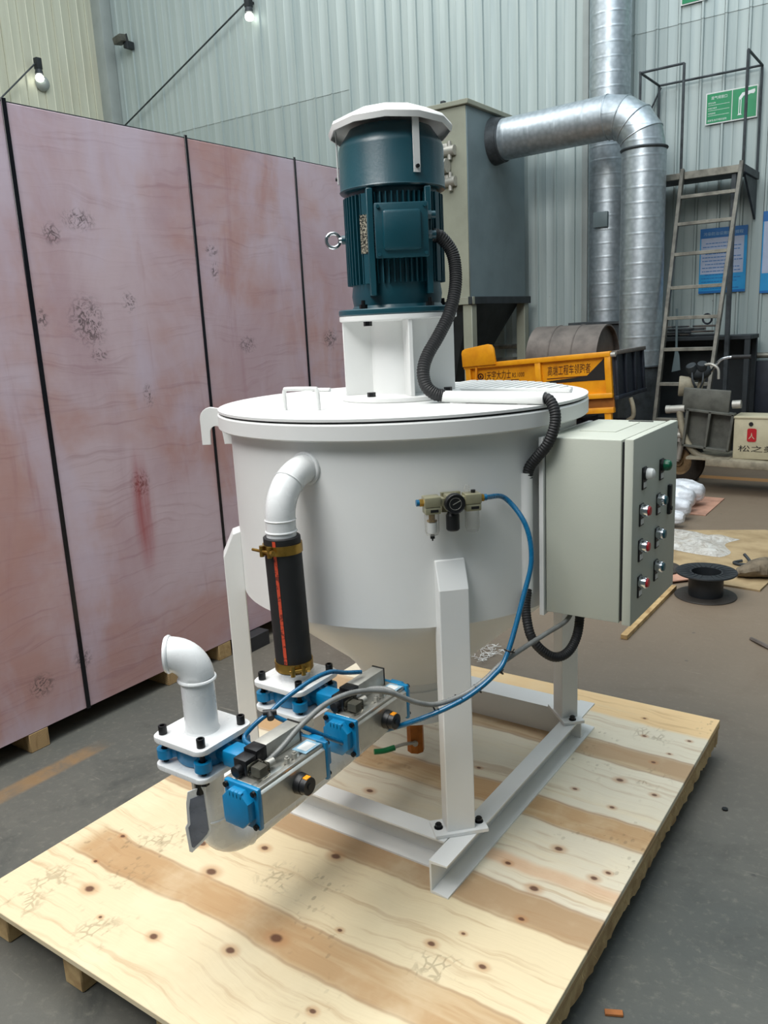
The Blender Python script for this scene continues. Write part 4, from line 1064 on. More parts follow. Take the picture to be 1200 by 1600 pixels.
lo_ = [q.bm.verts.new(hb + d + hx * 0.03) for d in A]; hi_ = [q.bm.verts.new(ht + d - hx * 0.004) for d in A]
for i in range(4): q.bm.faces.new((lo_[i], lo_[i + 1], hi_[i + 1], hi_[i]))
part('hose_stripe', q, 'stripe', hose, 'red printed stripe')
def clamp(c, ax, dirn, long=False):
    c = Vector(c); d = Vector(dirn).normalized(); tg = Vector((-d.y, d.x, 0))
    q = MB(); q.lathe([(HR + 0.0004, -0.012), (HR + 0.0032, -0.012), (HR + 0.0032, 0.012), (HR + 0.0004, 0.012)], c, ax, 40, close=True); cl = part('hose_clamp', q, 'brass', hose, 'yellow zinc hose clamp')
    q = MB()
    for s_ in (-0.016, 0.012):
        q.cyl(c + d * (HR + 0.009) + tg * s_ - Z * 0.014, c + d * (HR + 0.009) + tg * s_ + Z * 0.014, 0.0062, n=12); q.box(c + d * (HR + 0.004) + tg * s_, (0.008, 0.012, 0.024), Matrix((tg, d, Z)).transposed())
    p = c + d * (HR + 0.010); q.cyl(p - tg * (0.05 if long else 0.026), p + tg * 0.024, 0.0038, n=10); q.cyl(p + tg * 0.020, p + tg * 0.028, 0.0075, n=6)
    part('clamp_bolt', q, 'brass', hose)
clamp(ht - hx * 0.030, hx, (-0.10, -0.99, 0), True); clamp(hb + hx * 0.016, hx, (0.80, -0.60, 0))
# drain valve
q = MB(); q.cyl((AX + 0.01, AY - 0.02, 0.356), (AX + 0.01, AY - 0.02, 0.330), 0.017, n=16); q.cyl((AX + 0.01, AY - 0.02, 0.342), (AX + 0.01, AY - 0.02, 0.198), 0.0290, n=8); drain = part('drain_valve', q, 'bronze', mac, 'brass drain valve')
q = MB(); dv = Vector((AX + 0.01, AY - 0.02, 0.238)); hd = Vector((-0.55, -0.84, 0)).normalized(); q.cyl(dv + Vector((0.5, -0.86, 0)) * 0.026, dv + Vector((0.5, -0.86, 0)) * 0.034, 0.010, n=8); part('stem_nut', q, 'silver_dull', drain)
q = MB(); q.tube([dv + Vector((0.016, -0.030, 0.004)), dv + Vector((-0.012, -0.050, 0.002)), dv + Vector((-0.04, -0.075, -0.006))], 0.006, 8, 3); part('handle_arm', q, 'silver_dull', drain)
q = MB(); q.tube([dv + Vector((-0.036, -0.073, -0.006)), dv + Vector((-0.062, -0.10, -0.012)), dv + Vector((-0.085, -0.125, -0.010))], 0.0095, 10, 4); part('handle_grip', q, 'green_handle', drain, 'green grip')
# loose metal tag hanging below the front valve
q = MB()
tp = [(0.0, 0.0), (0.040, 0.012), (0.043, -0.115), (0.036, -0.130), (0.020, -0.148), (-0.006, -0.172), (-0.012, -0.168), (-0.015, -0.098), (-0.008, -0.088), (-0.006, -0.030)]
tdx = Vector((0.70, 0.71, 0.0)); tdz = Vector((0.10, -0.09, 0.99))
to = Vector((-1.345, 1.085, 0.612))
q.prism(tp, to, tdx, tdz, 0.003, bev=0.0008, seg=1); tagp = part('hanging_tag', q, 'white_gloss', mac, 'bent white metal tag with dark slate face')
q = MB(); q.prism([(a * 0.78 + 0.004, b_ * 0.80 - 0.020) for a, b_ in tp], to + tdx.cross(tdz) * 0.0032, tdx, tdz, 0.0008); part('tag_face', q, 'tag', tagp) if 'tag' in M else part('tag_face', q, paint('slate_film', (120, 126, 140), 0.3, 0.1, 0.15, 20), tagp, 'dark slate film')
q = MB(); q.cyl((-1.330, 1.108, 0.60), (-1.330, 1.108, 0.64), 0.011, n=8); part('tag_nut', q, 'black_steel', mac)

# ------------------------------------------------------------------ dust collector and ducts
dc = thing('dust_collector', 'tall beige and blue grey dust collector box on legs behind the teal motor', 'dust collector', (-4.95, 8.55, 0))
DX0, DX1, DY0, DY1, DZ0, DZ1 = -5.75, -4.32, 7.93, 9.30, 1.84, 3.74
q = MB(); q.box(((DX0 + DX1) / 2, (DY0 + DY1) / 2, (DZ0 + DZ1) / 2), (DX1 - DX0, DY1 - DY0, DZ1 - DZ0), bev=0.01, seg=1); body = part('collector_body', q, 'collector_blue', dc)
q = MB(); q.box(((DX0 + DX1) / 2, DY0 - 0.004, (DZ0 + DZ1) / 2), (DX1 - DX0 - 0.01, 0.012, DZ1 - DZ0 - 0.02), bev=0.003, seg=1); part('front_panel', q, 'collector_beige', dc, 'beige front panel')
q = MB(); q.box(((DX0 + DX1) / 2, (DY0 + DY1) / 2, DZ1 + 0.02), (DX1 - DX0 + 0.08, DY1 - DY0 + 0.08, 0.05), bev=0.006, seg=1); part('top_cover', q, 'collector_beige', dc)
q = MB(); q.box((-4.62, 7.99, DZ1 + 0.06), (0.05, 0.05, 0.06), bev=0.01); part('lifting_eye', q, 'dark_steel', dc)
q = MB(); q.box(((DX0 + DX1) / 2, DY0 - 0.02, DZ0 - 0.03), (DX1 - DX0 + 0.10, 0.05, 0.08), bev=0.004, seg=1); part('base_rail', q, 'collector_beige', dc)
q = MB(); q.box((DX1 + 0.02, (DY0 + DY1) / 2, DZ0 - 0.03), (0.05, DY1 - DY0 + 0.10, 0.08), bev=0.004, seg=1); part('base_rail', q, 'dark_steel', dc)
q = MB()
cx, cy = (DX0 + DX1) / 2, (DY0 + DY1) / 2
top = [(DX0 + 0.05, DY0 + 0.05), (DX1 - 0.05, DY0 + 0.05), (DX1 - 0.05, DY1 - 0.05), (DX0 + 0.05, DY1 - 0.05)]; bot = [(cx - .15, cy - .15), (cx + .15, cy - .15), (cx + .15, cy + .15), (cx - .15, cy + .15)]
A = [q.bm.verts.new((a, b_, DZ0 - 0.03)) for a, b_ in top]; B = [q.bm.verts.new((a, b_, 0.75)) for a, b_ in bot]
for i in range(4): q.bm.faces.new((A[i], A[(i + 1) % 4], B[(i + 1) % 4], B[i]))
q.bm.faces.new(A); q.bm.faces.new(B)
part('hopper', q, 'dark_steel', dc)
for lx, ly in ((DX1 - 0.03, DY0 + 0.03), (DX1 - 0.03, DY1 - 0.03), (DX0 + 0.03, DY0 + 0.03), (DX0 + 0.03, DY1 - 0.03)):
    q = MB(); q.box((lx, ly, 0.90), (0.11, 0.11, 1.80), bev=0.006, seg=1); part('leg', q, 'collector_beige', dc)
for zc in (3.32, 3.02):
    q = MB(); q.cyl((-4.50, DY0 - 0.05, zc - 0.09), (-4.50, DY0 - 0.05, zc + 0.09), 0.022, n=12); q.cyl((-4.62, DY0 - 0.04, zc), (-4.44, DY0 - 0.04, zc), 0.05, n=14); q.box((-4.56, DY0 - 0.04, zc + 0.02), (0.10, 0.08, 0.10), bev=0.015)
    part('pulse_valve', q, 'silver_dull', dc)
q = MB(); q.cyl((-5.6, DY0 - 0.10, 3.17), (-4.5, DY0 - 0.10, 3.17), 0.07, n=18); part('air_header', q, 'silver_dull', dc)
def duct_thing(name, label):
    return thing(name, label, 'duct', (-2.7, 8.55, 0))
ed_ = duct_thing('exhaust_duct', 'big galvanised duct bending from dust collector box down beside the ladder')
dy_ = 8.55; rz_ = 0.208
q = MB(); q.cyl((DX1 + 0.002, dy_, 3.47), (-3.05, dy_, 3.50), rz_, n=40, caps=False); hor = part('horizontal_pipe', q, 'galv_x', ed_)
q = MB(); q.cyl((DX1 + 0.001, dy_, 3.47), (DX1 + 0.11, dy_, 3.47), rz_ + 0.035, rz_ + 0.012, n=40); q.torus((DX1 + 0.11, dy_, 3.47), X, rz_ + 0.005, 0.012, 40, 8); part('inlet_collar', q, 'ladder_dark', ed_)
cen = [Vector((-3.05, dy_, 3.50))]
Re = 0.36
angs = [0, 22.5, 45, 67.5, 90]
for i in range(4):
    a0, a1 = radians(angs[i]), radians(angs[i + 1])
    p0 = Vector((-3.06 + Re * sin(a0), dy_, 3.50 - Re * (1 - cos(a0)))); p1 = Vector((-3.06 + Re * sin(a1), dy_, 3.50 - Re * (1 - cos(a1))))
    def rg(p, a):
        n1 = Vector((sin(a), 0, cos(a))); return [p + (n1 * cos(2 * pi * k / 40) + Y * sin(2 * pi * k / 40)) * rz_ for k in range(40)]
    q = MB(); A = [q.bm.verts.new(v) for v in rg(p0, a0)]; B = [q.bm.verts.new(v) for v in rg(p1, a1)]
    for k in range(40): q.bm.faces.new((A[k], A[(k + 1) % 40], B[(k + 1) % 40], B[k]))
    q.torus(p0, (cos(a0), 0, -sin(a0)), rz_, 0.007, 40, 6)
    part('elbow_segment', q, 'galv_z', ed_)
vx = -3.06 + Re
q = MB(); q.cyl((vx, dy_, 3.15), (vx, dy_, 1.05), rz_ + 0.004, n=40, caps=False); part('vertical_pipe', q, 'galv_z', ed_)
q = MB(); q.torus((vx, dy_, 3.15), Z, rz_ + 0.008, 0.012, 40, 8); q.torus((vx, dy_, 3.50 - Re), Z, rz_ + 0.004, 0.008, 40, 8); q.torus((vx, dy_, 1.06), Z, rz_ + 0.01, 0.012, 40, 8); part('joint_ring', q, 'ladder_dark', ed_)
q = MB(); q.cyl((vx, dy_, 1.06), (vx, dy_, 0.0), rz_ + 0.002, rz_ + 0.01, n=40); part('base_pipe', q, 'ladder_dark', ed_)
vd = thing('vertical_duct', 'tall galvanised wall duct rising behind the bent duct', 'duct', (-3.32, 9.32, 0))
q = MB(); q.cyl((-3.32, 9.30, 1.5), (-3.32, 9.30, 8.0), 0.215, n=40, caps=False); part('duct_pipe', q, 'galv_z', vd)
q = MB(); q.box((-3.32, 9.07, 2.60), (0.16, 0.04, 0.16), bev=0.006); part('inspection_port', q, 'collector_blue', vd)
q = MB(); q.box((-3.32, 9.20, 0.75), (0.56, 0.50, 1.50), bev=0.01, seg=1); part('fan_box', q, 'dark_steel', vd)
q = MB(); q.box((-3.32, 9.20, 1.505), (0.62, 0.56, 0.03), bev=0.004, seg=1); part('fan_box_top', q, 'ladder_dark', vd)

# ------------------------------------------------------------------ ladder platform
lp = thing('access_ladder', 'grey steel ladder with railed platform against the wall under the green sign', 'ladder', (-2.3, 8.8, 0))
PFY, PFZ, PXa, PXb = 8.87, 2.93, -2.86, -1.85
q = MB(); q.box(((PXa + PXb) / 2, (PFY + 9.55) / 2, PFZ - 0.012), (PXb - PXa, 9.55 - PFY, 0.02)); part('platform_deck', q, 'ladder_dark', lp)
q = MB(); q.box((-2.13, PFY, PFZ - 0.03), (0.52, 0.04, 0.07), bev=0.003, seg=1); q.box((-2.62, PFY, PFZ - 0.03), (0.46, 0.04, 0.06), bev=0.003, seg=1); part('front_beam', q, 'ladder', lp)
for xx in (PXa, PXb):
    q = MB(); q.box((xx, (PFY + 9.55) / 2, PFZ - 0.03), (0.04, 9.55 - PFY, 0.07), bev=0.003, seg=1); part('side_beam', q, 'ladder_dark', lp)
q = MB(); q.prism([(PFY + 0.12, PFZ - 0.07), (9.56, PFZ - 0.07), (9.56, PFZ - 0.45)], (PXb - 0.02, 0, 0), Y, Z, 0.02); part('bracket', q, 'ladder_dark', lp)
def bar(name, a, c, w, mat='ladder_dark'):
    q = MB(); q.cyl(a, c, w, n=8); return part(name, q, mat, lp)
RZT = 3.93
bar('rail_post', (PXa, PFY + 0.02, PFZ), (PXa, PFY + 0.02, RZT), 0.013); bar('rail_post', (-2.43, PFY, PFZ), (-2.43, PFY, RZT), 0.014); bar('rail_post', (PXb, PFY, PFZ), (PXb, PFY, RZT), 0.014)
bar('rail_post', (PXb, 9.52, PFZ), (PXb, 9.52, RZT), 0.013); bar('rail_post', (PXa, 9.52, PFZ), (PXa, 9.52, RZT), 0.013)
bar('guard_rail', (PXa, PFY + 0.02, RZT), (-2.43, PFY, RZT), 0.012); bar('guard_rail', (PXa, PFY, RZT), (PXa, 9.52, RZT), 0.012); bar('guard_rail', (PXb, PFY, RZT), (PXb, 9.52, RZT), 0.012); bar('guard_rail', (PXa, 9.52, RZT), (PXb, 9.52, RZT), 0.012)
bar('brace', (PXa + 0.02, 9.52, RZT - 0.02), (PXa - 0.15, 9.52, RZT - 0.35), 0.010)
LT, LB = Vector((0, 8.85, 2.92)), Vector((0, 8.02, 0.0))
def lad(x_top, x_bot, z):
    f = z / 2.92; p = LB.lerp(LT, f); return Vector((x_bot + (x_top - x_bot) * f, p.y, z))
for xt, xb in ((-2.41, -2.42), (-1.86, -1.965)):
    a, c = lad(xt, xb, 0.0), lad(xt, xb, 2.96); ax = (c - a).normalized(); s1 = Vector((1, 0, 0)); s1 = (s1 - ax * s1.dot(ax)).normalized(); s2 = ax.cross(s1)
    q = MB(); q.box((a + c) / 2, (0.036, 0.055, (c - a).length), Matrix((s1, s2, ax)).transposed(), bev=0.003, seg=1); part('stringer', q, 'stringer', lp)
for z in (2.69, 2.43, 2.14, 1.82, 1.53, 1.23, 0.90, 0.56, 0.25):
    a, c = lad(-2.41, -2.42, z), lad(-1.86, -1.965, z)
    q = MB(); q.box((a + c) / 2, (c.x - a.x - 0.03, 0.055, 0.034), bev=0.003, seg=1); part('rung', q, 'ladder', lp)
q = MB(); q.box((-1.93, 8.90, 1.46), (0.045, 0.045, 2.92), bev=0.004, seg=1); part('support_leg', q, 'ladder_dark', lp)
q = MB(); q.box((PXa + 0.02, 9.50, 1.46), (0.045, 0.045, 2.92), bev=0.004, seg=1); part('support_leg', q, 'ladder_dark', lp)

# ------------------------------------------------------------------ signs on the wall
sg = thing('wall_sign', 'green and white outlet sign on the wall behind the ladder railing', 'sign', (-2.14, 9.56, 3.62))
SY = WY - 0.030
def flat(x0, x1, z0, z1, y, t=0.004):
    q = MB(); q.box(((x0 + x1) / 2, y + t / 2, (z0 + z1) / 2), (x1 - x0, t, z1 - z0)); return q
part('sign_backing', flat(-2.390, -1.885, 3.470, 3.775, SY, 0.006), 'label_white', sg)
part('sign_face', flat(-2.378, -2.135, 3.482, 3.763, SY - 0.002, 0.003), 'sign_green', sg); part('sign_face', flat(-2.127, -1.897, 3.482, 3.763, SY - 0.002, 0.003), 'sign_green', sg)
ts = SY - 0.003
text('sign_lettering', '废气排放口', (-2.335, ts, 3.705), X, Z, 0.155, 'print_white', sg, 0.032, 0.0)
for i, s_ in enumerate(('单位名称', '排放口编号', '污染物种类')):
    z_ = 3.665 - i * 0.050
    text('sign_lettering', s_, (-2.365, ts, z_), X, Z, 0.075 + 0.012 * (i == 1), 'print_white', sg, 0.017, 0.0)
    part('sign_line', flat(-2.365, -2.155, z_ - 0.014, z_ - 0.011, ts, 0.001), 'print_white', sg)
text('sign_lettering', '国家生态环境部监制', (-2.365, ts, 3.497), X, Z, 0.185, 'print_white', sg, 0.020, 0.0)
q = MB(); q.prism([(-2.075, 3.515), (-2.030, 3.515), (-2.040, 3.525), (-2.040, 3.665), (-2.020, 3.692), (-1.985, 3.695), (-1.985, 3.725), (-2.035, 3.722), (-2.066, 3.680), (-2.066, 3.525)], (0, ts, 0), X, Z, 0.001); part('sign_pictogram', q, 'print_white', sg)
q = MB(); q.prism([(-2.058, 3.530), (-2.048, 3.530), (-2.048, 3.660), (-2.058, 3.660)], (0, ts - 0.001, 0), X, Z, 0.001); part('pictogram_slot', q, 'sign_green', sg)
q = MB(); q.prism([(-1.985, 3.690), (-1.955, 3.702), (-1.925, 3.698), (-1.912, 3.715), (-1.915, 3.740), (-1.945, 3.735), (-1.985, 3.728)], (0, ts, 0), X, Z, 0.001); part('sign_pictogram', q, 'print_white', sg)
g2 = thing('wall_sign', 'green sign high on the wall, only its lower edge in view', 'sign', (-2.48, 9.56, 4.9))
part('sign_face', flat(-2.66, -2.42, 4.67, 4.98, SY - 0.012, 0.004), 'sign_green', g2); part('sign_backing', flat(-2.672, -2.408, 4.658, 4.992, SY - 0.008, 0.004), 'label_white', g2)
def poster(x0, x1, z0, z1, label, full):
    ps = thing('wall_poster', label, 'poster', ((x0 + x1) / 2, 9.56, z0))
    part('poster_board', flat(x0, x1, z0, z1, SY, 0.006), 'poster_light', ps)
    part('poster_header', flat(x0, x1, z1 - 0.10, z1, SY - 0.001, 0.002), 'poster_blue', ps)
    part('poster_field', flat(x0 + 0.012, x1 - 0.03, z0 + 0.20, z1 - 0.10, SY - 0.001, 0.002), 'poster_pale', ps)
    part('poster_footer', flat(x0, x1, z0, z0 + 0.025, SY - 0.0015, 0.002), 'poster_blue', ps)
    if full:
        text('poster_lettering', '污染防治设施操作规程', (x0 + 0.035, SY - 0.002, z1 - 0.075), X, Z, (x1 - x0) * 0.84, 'label_blue', ps, 0.036, 0.0)
        rl = random.Random(3); z_ = z1 - 0.155
        for i in range(14):
            w_ = (x1 - x0) * (0.84 if i % 3 else 0.6) * rl.uniform(0.9, 1.0)
            q = MB(); xx = x0 + 0.03 + (0.03 if i % 3 == 0 else 0)
            while xx < x0 + 0.03 + w_:
                l = rl.uniform(0.012, 0.04); q.box((xx + l / 2, SY - 0.002, z_), (l, 0.001, 0.008)); xx += l + 0.006
            part('poster_text_line', q, 'poster_blue', ps); z_ -= 0.036
    return ps
poster(-2.395, -1.920, 1.765, 2.436, 'blue notice poster on the wall behind the ladder rungs', True)
poster(-1.775, -1.30, 1.735, 2.55, 'blue notice poster at the right end of the wall, mostly out of view', False)

# ------------------------------------------------------------------ storage rack with scrap behind the ladder
rk = thing('storage_rack', 'dark low steel rack of scrap behind the ladder foot', 'rack', (-2.3, 9.2, 0))
q = MB(); q.box((-2.30, 9.20, 1.305), (1.15, 0.42, 0.04), bev=0.004, seg=1); part('shelf', q, 'dark_steel', rk)
q = MB(); q.box((-2.30, 9.20, 0.45), (1.12, 0.40, 0.03)); part('shelf', q, 'dark_steel', rk)
for xx in (-2.85, -1.76):
    for yy in (9.02, 9.38):
        q = MB(); q.box((xx, yy, 0.65), (0.05, 0.05, 1.30), bev=0.004, seg=1); part('leg', q, 'dark_steel', rk)
q = MB(); q.box((-2.30, 9.40, 0.66), (1.10, 0.012, 1.26)); part('back_sheet', q, 'dark_steel', rk)
scr = random.Random(11)
for i in range(16):
    xc = scr.uniform(-2.62, -1.95); yc = scr.uniform(9.08, 9.32); l = scr.uniform(0.15, 0.38); a = scr.uniform(-0.5, 0.5); z_ = 1.340 + 0.030 * (i // 4)
    d = Vector((cos(a), sin(a), 0)); q = MB(); q.cyl(Vector((xc, yc, z_)) - d * l / 2, Vector((xc, yc, z_)) + d * l / 2, scr.uniform(0.008, 0.014), n=7)
    o = part('scrap_rod', q, 'dark_steel' if i % 3 else 'rust'); tag(o, 'short steel offcut lying in the scrap heap on the dark rack', 'scrap', 'steel offcuts on the dark rack')
q = MB(); q.torus((-2.19, 9.15, 1.50), (0.3, 1, 0.1), 0.05, 0.010, 20, 8); o = part('wire_coil', q, 'navy'); tag(o, 'small dark wire coil on top of the scrap heap', 'coil')
q = MB(); q.prism([(-2.475, 0.97), (-2.385, 0.99), (-2.40, 1.14), (-2.425, 1.22), (-2.44, 1.22)], (0, 8.92, 0), X, Z, 0.006); q.cyl((-2.432, 8.917, 1.20), (-2.44, 8.917, 1.62), 0.012, n=8)
o = part('flat_shovel', q, 'collector_blue'); tag(o, 'blue grey flat shovel hanging at dark rack behind ladder', 'shovel')

# ------------------------------------------------------------------ yellow dump tricycle
yt = thing('dump_tricycle', 'yellow dump tricycle bed with dark lettering parked behind the tank', 'tricycle', (-3.1, 7.4, 0))
tilt = radians(-3.9)
YM = Matrix.Translation((-2.44, 7.0, 1.0)) @ Matrix.Rotation(tilt, 4, 'Y')   # local: x along bed (negative to the front), y depth, z up
def yp(name, q, mat, **k): return part(name, q, mat, yt, **k)
def YB(c, s, **k):
    q = MB(YM); q.box(c, s, **k); return q
yp('side_panel', YB((-0.72, 0.022, 0.07), (1.40, 0.012, 0.36)), 'yellow')
yp('top_rail', YB((-0.72, 0.0, 0.270), (1.44, 0.055, 0.045), bev=0.006), 'yellow')
yp('bottom_rail', YB((-0.72, 0.0, -0.085), (1.44, 0.05, 0.045), bev=0.006), 'yellow')
for xx in (-0.028, -0.68, -1.40): yp('side_post', YB((xx, 0.0, 0.09), (0.055, 0.045, 0.34), bev=0.005), 'yellow')
yp('skirt_panel', YB((-0.70, 0.03, -0.150), (1.40, 0.02, 0.10)), 'yellow_brown')
yp('lower_beam', YB((-0.70, 0.02, -0.215), (1.40, 0.06, 0.05), bev=0.006), 'yellow')
yp('rear_leg', YB((-0.06, 0.03, -0.33), (0.06, 0.05, 0.24), bev=0.006), 'yellow')
q = MB(YM); q.prism([(-1.44, 0.27), (-1.44, 0.40), (-1.43, 0.425), (-1.40, 0.44), (-1.16, 0.462), (-1.12, 0.452), (-1.10, 0.42), (-1.09, 0.29), (-1.09, 0.27)], (0, -0.012, 0), X, Z, -0.035 if 0 else 0.035, bev=0.006); yp('end_board', q, 'yellow')
yp('far_panel', YB((-0.72, 0.80, 0.07), (1.40, 0.02, 0.40)), 'yellow')
yp('front_panel', YB((-1.42, 0.41, 0.07), (0.02, 0.78, 0.40)), 'yellow')
yp('bed_floor', YB((-0.72, 0.41, -0.10), (1.40, 0.78, 0.03)), 'yellow_brown')
yp('tailgate', YB((0.010, 0.40, 0.08), (0.018, 0.76, 0.38)), 'navy')
for yy in (0.04, 0.27, 0.52, 0.76): yp('tailgate_rib', YB((0.030, yy, 0.08), (0.025, 0.035, 0.38), bev=0.004), 'navy')
yp('tailgate_rail', YB((0.028, 0.40, 0.275), (0.05, 0.80, 0.035), bev=0.005), 'rust'); yp('tailgate_rail', YB((0.028, 0.40, -0.11), (0.04, 0.80, 0.035), bev=0.005), 'navy')
q = MB(YM); q.cyl((0.01, -0.03, 0.262), (0.05, -0.03, 0.262), 0.02, n=12); yp('latch_pin', q, 'silver_dull')
q = MB(YM); q.tube([(0.05, 0.30, -0.14), (0.07, 0.30, -0.22), (0.06, 0.32, -0.31), (0.0, 0.34, -0.35)], 0.02, 10, 4); yp('tail_bracket', q, 'trike')
q = MB(YM); q.tube([(-1.30, -0.028, 0.26), (-1.31, -0.03, 0.16), (-1.33, -0.03, 0.05)], 0.010, 8, 4); yp('tie_strap', q, 'orange')
q = MB(YM); q.prism([(-0.235, 0.095), (-0.07, 0.235), (-0.07, 0.050), (-0.62, 0.060), (-0.62, 0.073)], (0, 0.0155, 0), X, Z, 0.003); yp('side_graphic', q, 'print_black')
for zz in (0.095, 0.055): yp('graphic_line', YB((-0.42, 0.0145, zz), (0.38, 0.002, 0.007)), 'print')
def ytext(body, x0, z0, w, h, mat='print', shear=0.15):
    o = YM @ Vector((x0, 0.0145, z0)); ex = (YM.to_3x3() @ X); ez = (YM.to_3x3() @ Z)
    text('side_lettering', body, o, ex, ez, w, mat, yt, h, 0.001, shear, 0.0)
ytext('高端工程车领跑者', -0.60, 0.120, 0.405, 0.088)
ytext('1天宇大力士', -1.24, 0.128, 0.275, 0.080); ytext('RS.1000', -0.955, 0.134, 0.125, 0.042)
ytext('工人路机', -0.26, 0.064, 0.17, 0.022, 'label_white')
q = MB(YM); q.torus((-1.285, 0.0145, 0.166), Y, 0.026, 0.006, 24, 6); q.prism([(-1.300, 0.159), (-1.285, 0.182), (-1.270, 0.159), (-1.285, 0.152)], (0, 0.0145, 0), X, Z, 0.002); yp('side_emblem', q, 'print')
yp('graphic_line', YB((-1.10, 0.0145, 0.112), (0.42, 0.002, 0.006)), 'print')
for xx, yy in ((-0.45, 0.10), (-0.45, 0.72)):
    q = MB(); c = Vector((-2.44 + xx, 7.0 + yy, 0.27)); q.lathe([(0.16, -0.06), (0.25, -0.065), (0.27, -0.04), (0.27, 0.04), (0.25, 0.065), (0.16, 0.06)], c, Y, 36, close=True); w_ = part('wheel', q, 'tyre', yt)
    q = MB(); q.lathe([(0.0, -0.03), (0.16, -0.04), (0.165, 0.04), (0.0, 0.03)], c, Y, 28); part('wheel_rim', q, 'rim', w_)
q = MB(); q.box((-3.6, 7.41, 0.62), (2.4, 0.10, 0.08)); q.box((-2.89, 7.41, 0.50), (0.10, 0.66, 0.3)); q.cyl((-2.89, 7.08, 0.27), (-2.89, 7.74, 0.27), 0.03, n=10); part('chassis', q, 'navy', yt)
q = MB(); c = Vector((-4.75, 7.41, 0.27)); q.lathe([(0.16, -0.05), (0.25, -0.055), (0.27, -0.03), (0.27, 0.03), (0.25, 0.055), (0.16, 0.05)], c, Y, 36, close=True); q.cyl(c - Y * 0.03, c + Y * 0.03, 0.165, n=20); part('wheel', q, 'tyre', yt)
q = MB(); q.cyl((-4.75, 7.33, 0.27), (-4.55, 7.35, 0.92), 0.025, n=10); q.cyl((-4.75, 7.49, 0.27), (-4.55, 7.47, 0.92), 0.025, n=10); q.cyl((-4.55, 7.1, 0.95), (-4.55, 7.72, 0.95), 0.018, n=10); part('front_fork', q, 'navy', yt)
q = MB()
q.lathe([(0.30, -0.34), (0.315, -0.34), (0.315, 0.34), (0.30, 0.34)], (-2.98, 7.44, 1.200), X, 48, close=True)
for xx in (-0.12, 0.10): q.torus((-2.98 + xx, 7.44, 1.200), X, 0.316, 0.006, 40, 6)
q.lathe([(0.0, 0.30), (0.30, 0.30), (0.30, 0.29), (0.0, 0.29)], (-2.98, 7.44, 1.200), X, 48)
o = part('steel_drum_roll', q, 'rust'); tag(o, 'grey rolled steel drum lying in the yellow tricycle bed', 'drum')

# ------------------------------------------------------------------ grey cargo tricycle at the right edge
gt = thing('cargo_tricycle', 'dusty grey cargo tricycle with small front wheel and leg shield at right', 'tricycle', (-1.7, 7.8, 0))
GY = 7.78
q = MB(); c = Vector((-2.06, GY, 0.232)); q.lathe([(0.13, -0.040), (0.20, -0.045), (0.232, -0.028), (0.232, 0.028), (0.20, 0.045), (0.13, 0.040)], c, (0.15, 1, 0), 40, close=True); fwh = part('front_wheel', q, 'tyre', gt)
q = MB(); q.lathe([(0.0, -0.045), (0.045, -0.045), (0.05, -0.02), (0.11, -0.015), (0.14, -0.035), (0.145, 0.03), (0.0, 0.03)], c, (0.15, 1, 0), 32); part('wheel_rim', q, 'rim', fwh)
for yy in (-0.085, 0.085):
    q = MB(); q.cyl((-2.06, GY + yy, 0.24), (-1.97, GY + yy, 0.72), 0.020, n=12); q.cyl((-2.055, GY + yy, 0.26), (-2.01, GY + yy, 0.50), 0.028, n=12); part('fork_leg', q, 'silver_dull', gt)
q = MB(); q.tube([(-2.30, GY, 0.36), (-2.20, GY, 0.47), (-2.06, GY, 0.505), (-1.93, GY, 0.45), (-1.86, GY, 0.36)], 0.055, 10, 5); part('front_mudguard', q, 'dark_steel', gt)
q = MB(); q.cyl((-1.99, GY, 0.52), (-1.88, GY, 1.02), 0.026, n=12); part('steering_column', q, 'trike', gt)
shy = GY - 0.24
q = MB(); q.box((-1.79, shy + 0.02, 0.82), (0.40, 0.03, 0.20), Matrix.Rotation(radians(4), 3, 'Y'), bev=0.01); part('leg_shield', q, 'trike_grey', gt)
q = MB(); Rt = Matrix.Rotation(radians(6), 3, 'Y')
def sh(a, b_, c_): return Vector((-1.76, shy, 0.56)) + Rt @ Vector((a, b_, c_))
q.box(sh(0, 0.07, 0), (0.38, 0.012, 0.32), Rt); 
for xx in (-0.19, 0.0, 0.19): q.box(sh(xx, 0.02, 0), (0.022, 0.11, 0.33), Rt, bev=0.003, seg=1)
for zz in (-0.16, 0.16): q.box(sh(0, 0.02, zz), (0.40, 0.11, 0.02), Rt, bev=0.003, seg=1)
part('tool_compartment', q, 'trike_grey', gt)
q = MB(); q.tube([(-2.02, shy + 0.02, 0.74), (-1.985, shy + 0.02, 0.55), (-1.93, shy + 0.02, 0.42), (-1.84, shy + 0.02, 0.33), (-1.70, shy + 0.02, 0.295)], 0.030, 10, 5); part('frame_tube', q, 'trike', gt)
q = MB(); q.cyl((-2.10, shy + 0.02, 0.735), (-1.97, shy + 0.02, 0.745), 0.034, n=16); q.cyl((-2.135, shy + 0.02, 0.733), (-2.10, shy + 0.02, 0.735), 0.037, n=16); part('turn_signal', q, 'silver_dull', gt)
q = MB(); q.cyl((-1.57, shy + 0.02, 0.785), (-1.50, shy + 0.02, 0.79), 0.036, n=16); part('turn_signal', q, 'silver_dull', gt)
q = MB(); q.cyl((-2.04, shy + 0.05, 0.50), (-1.98, shy + 0.05, 0.50), 0.032, n=12); q.cyl((-2.02, shy + 0.05, 0.56), (-2.02, shy + 0.05, 0.44), 0.018, n=10); part('brake_fitting', q, 'silver_dull', gt)
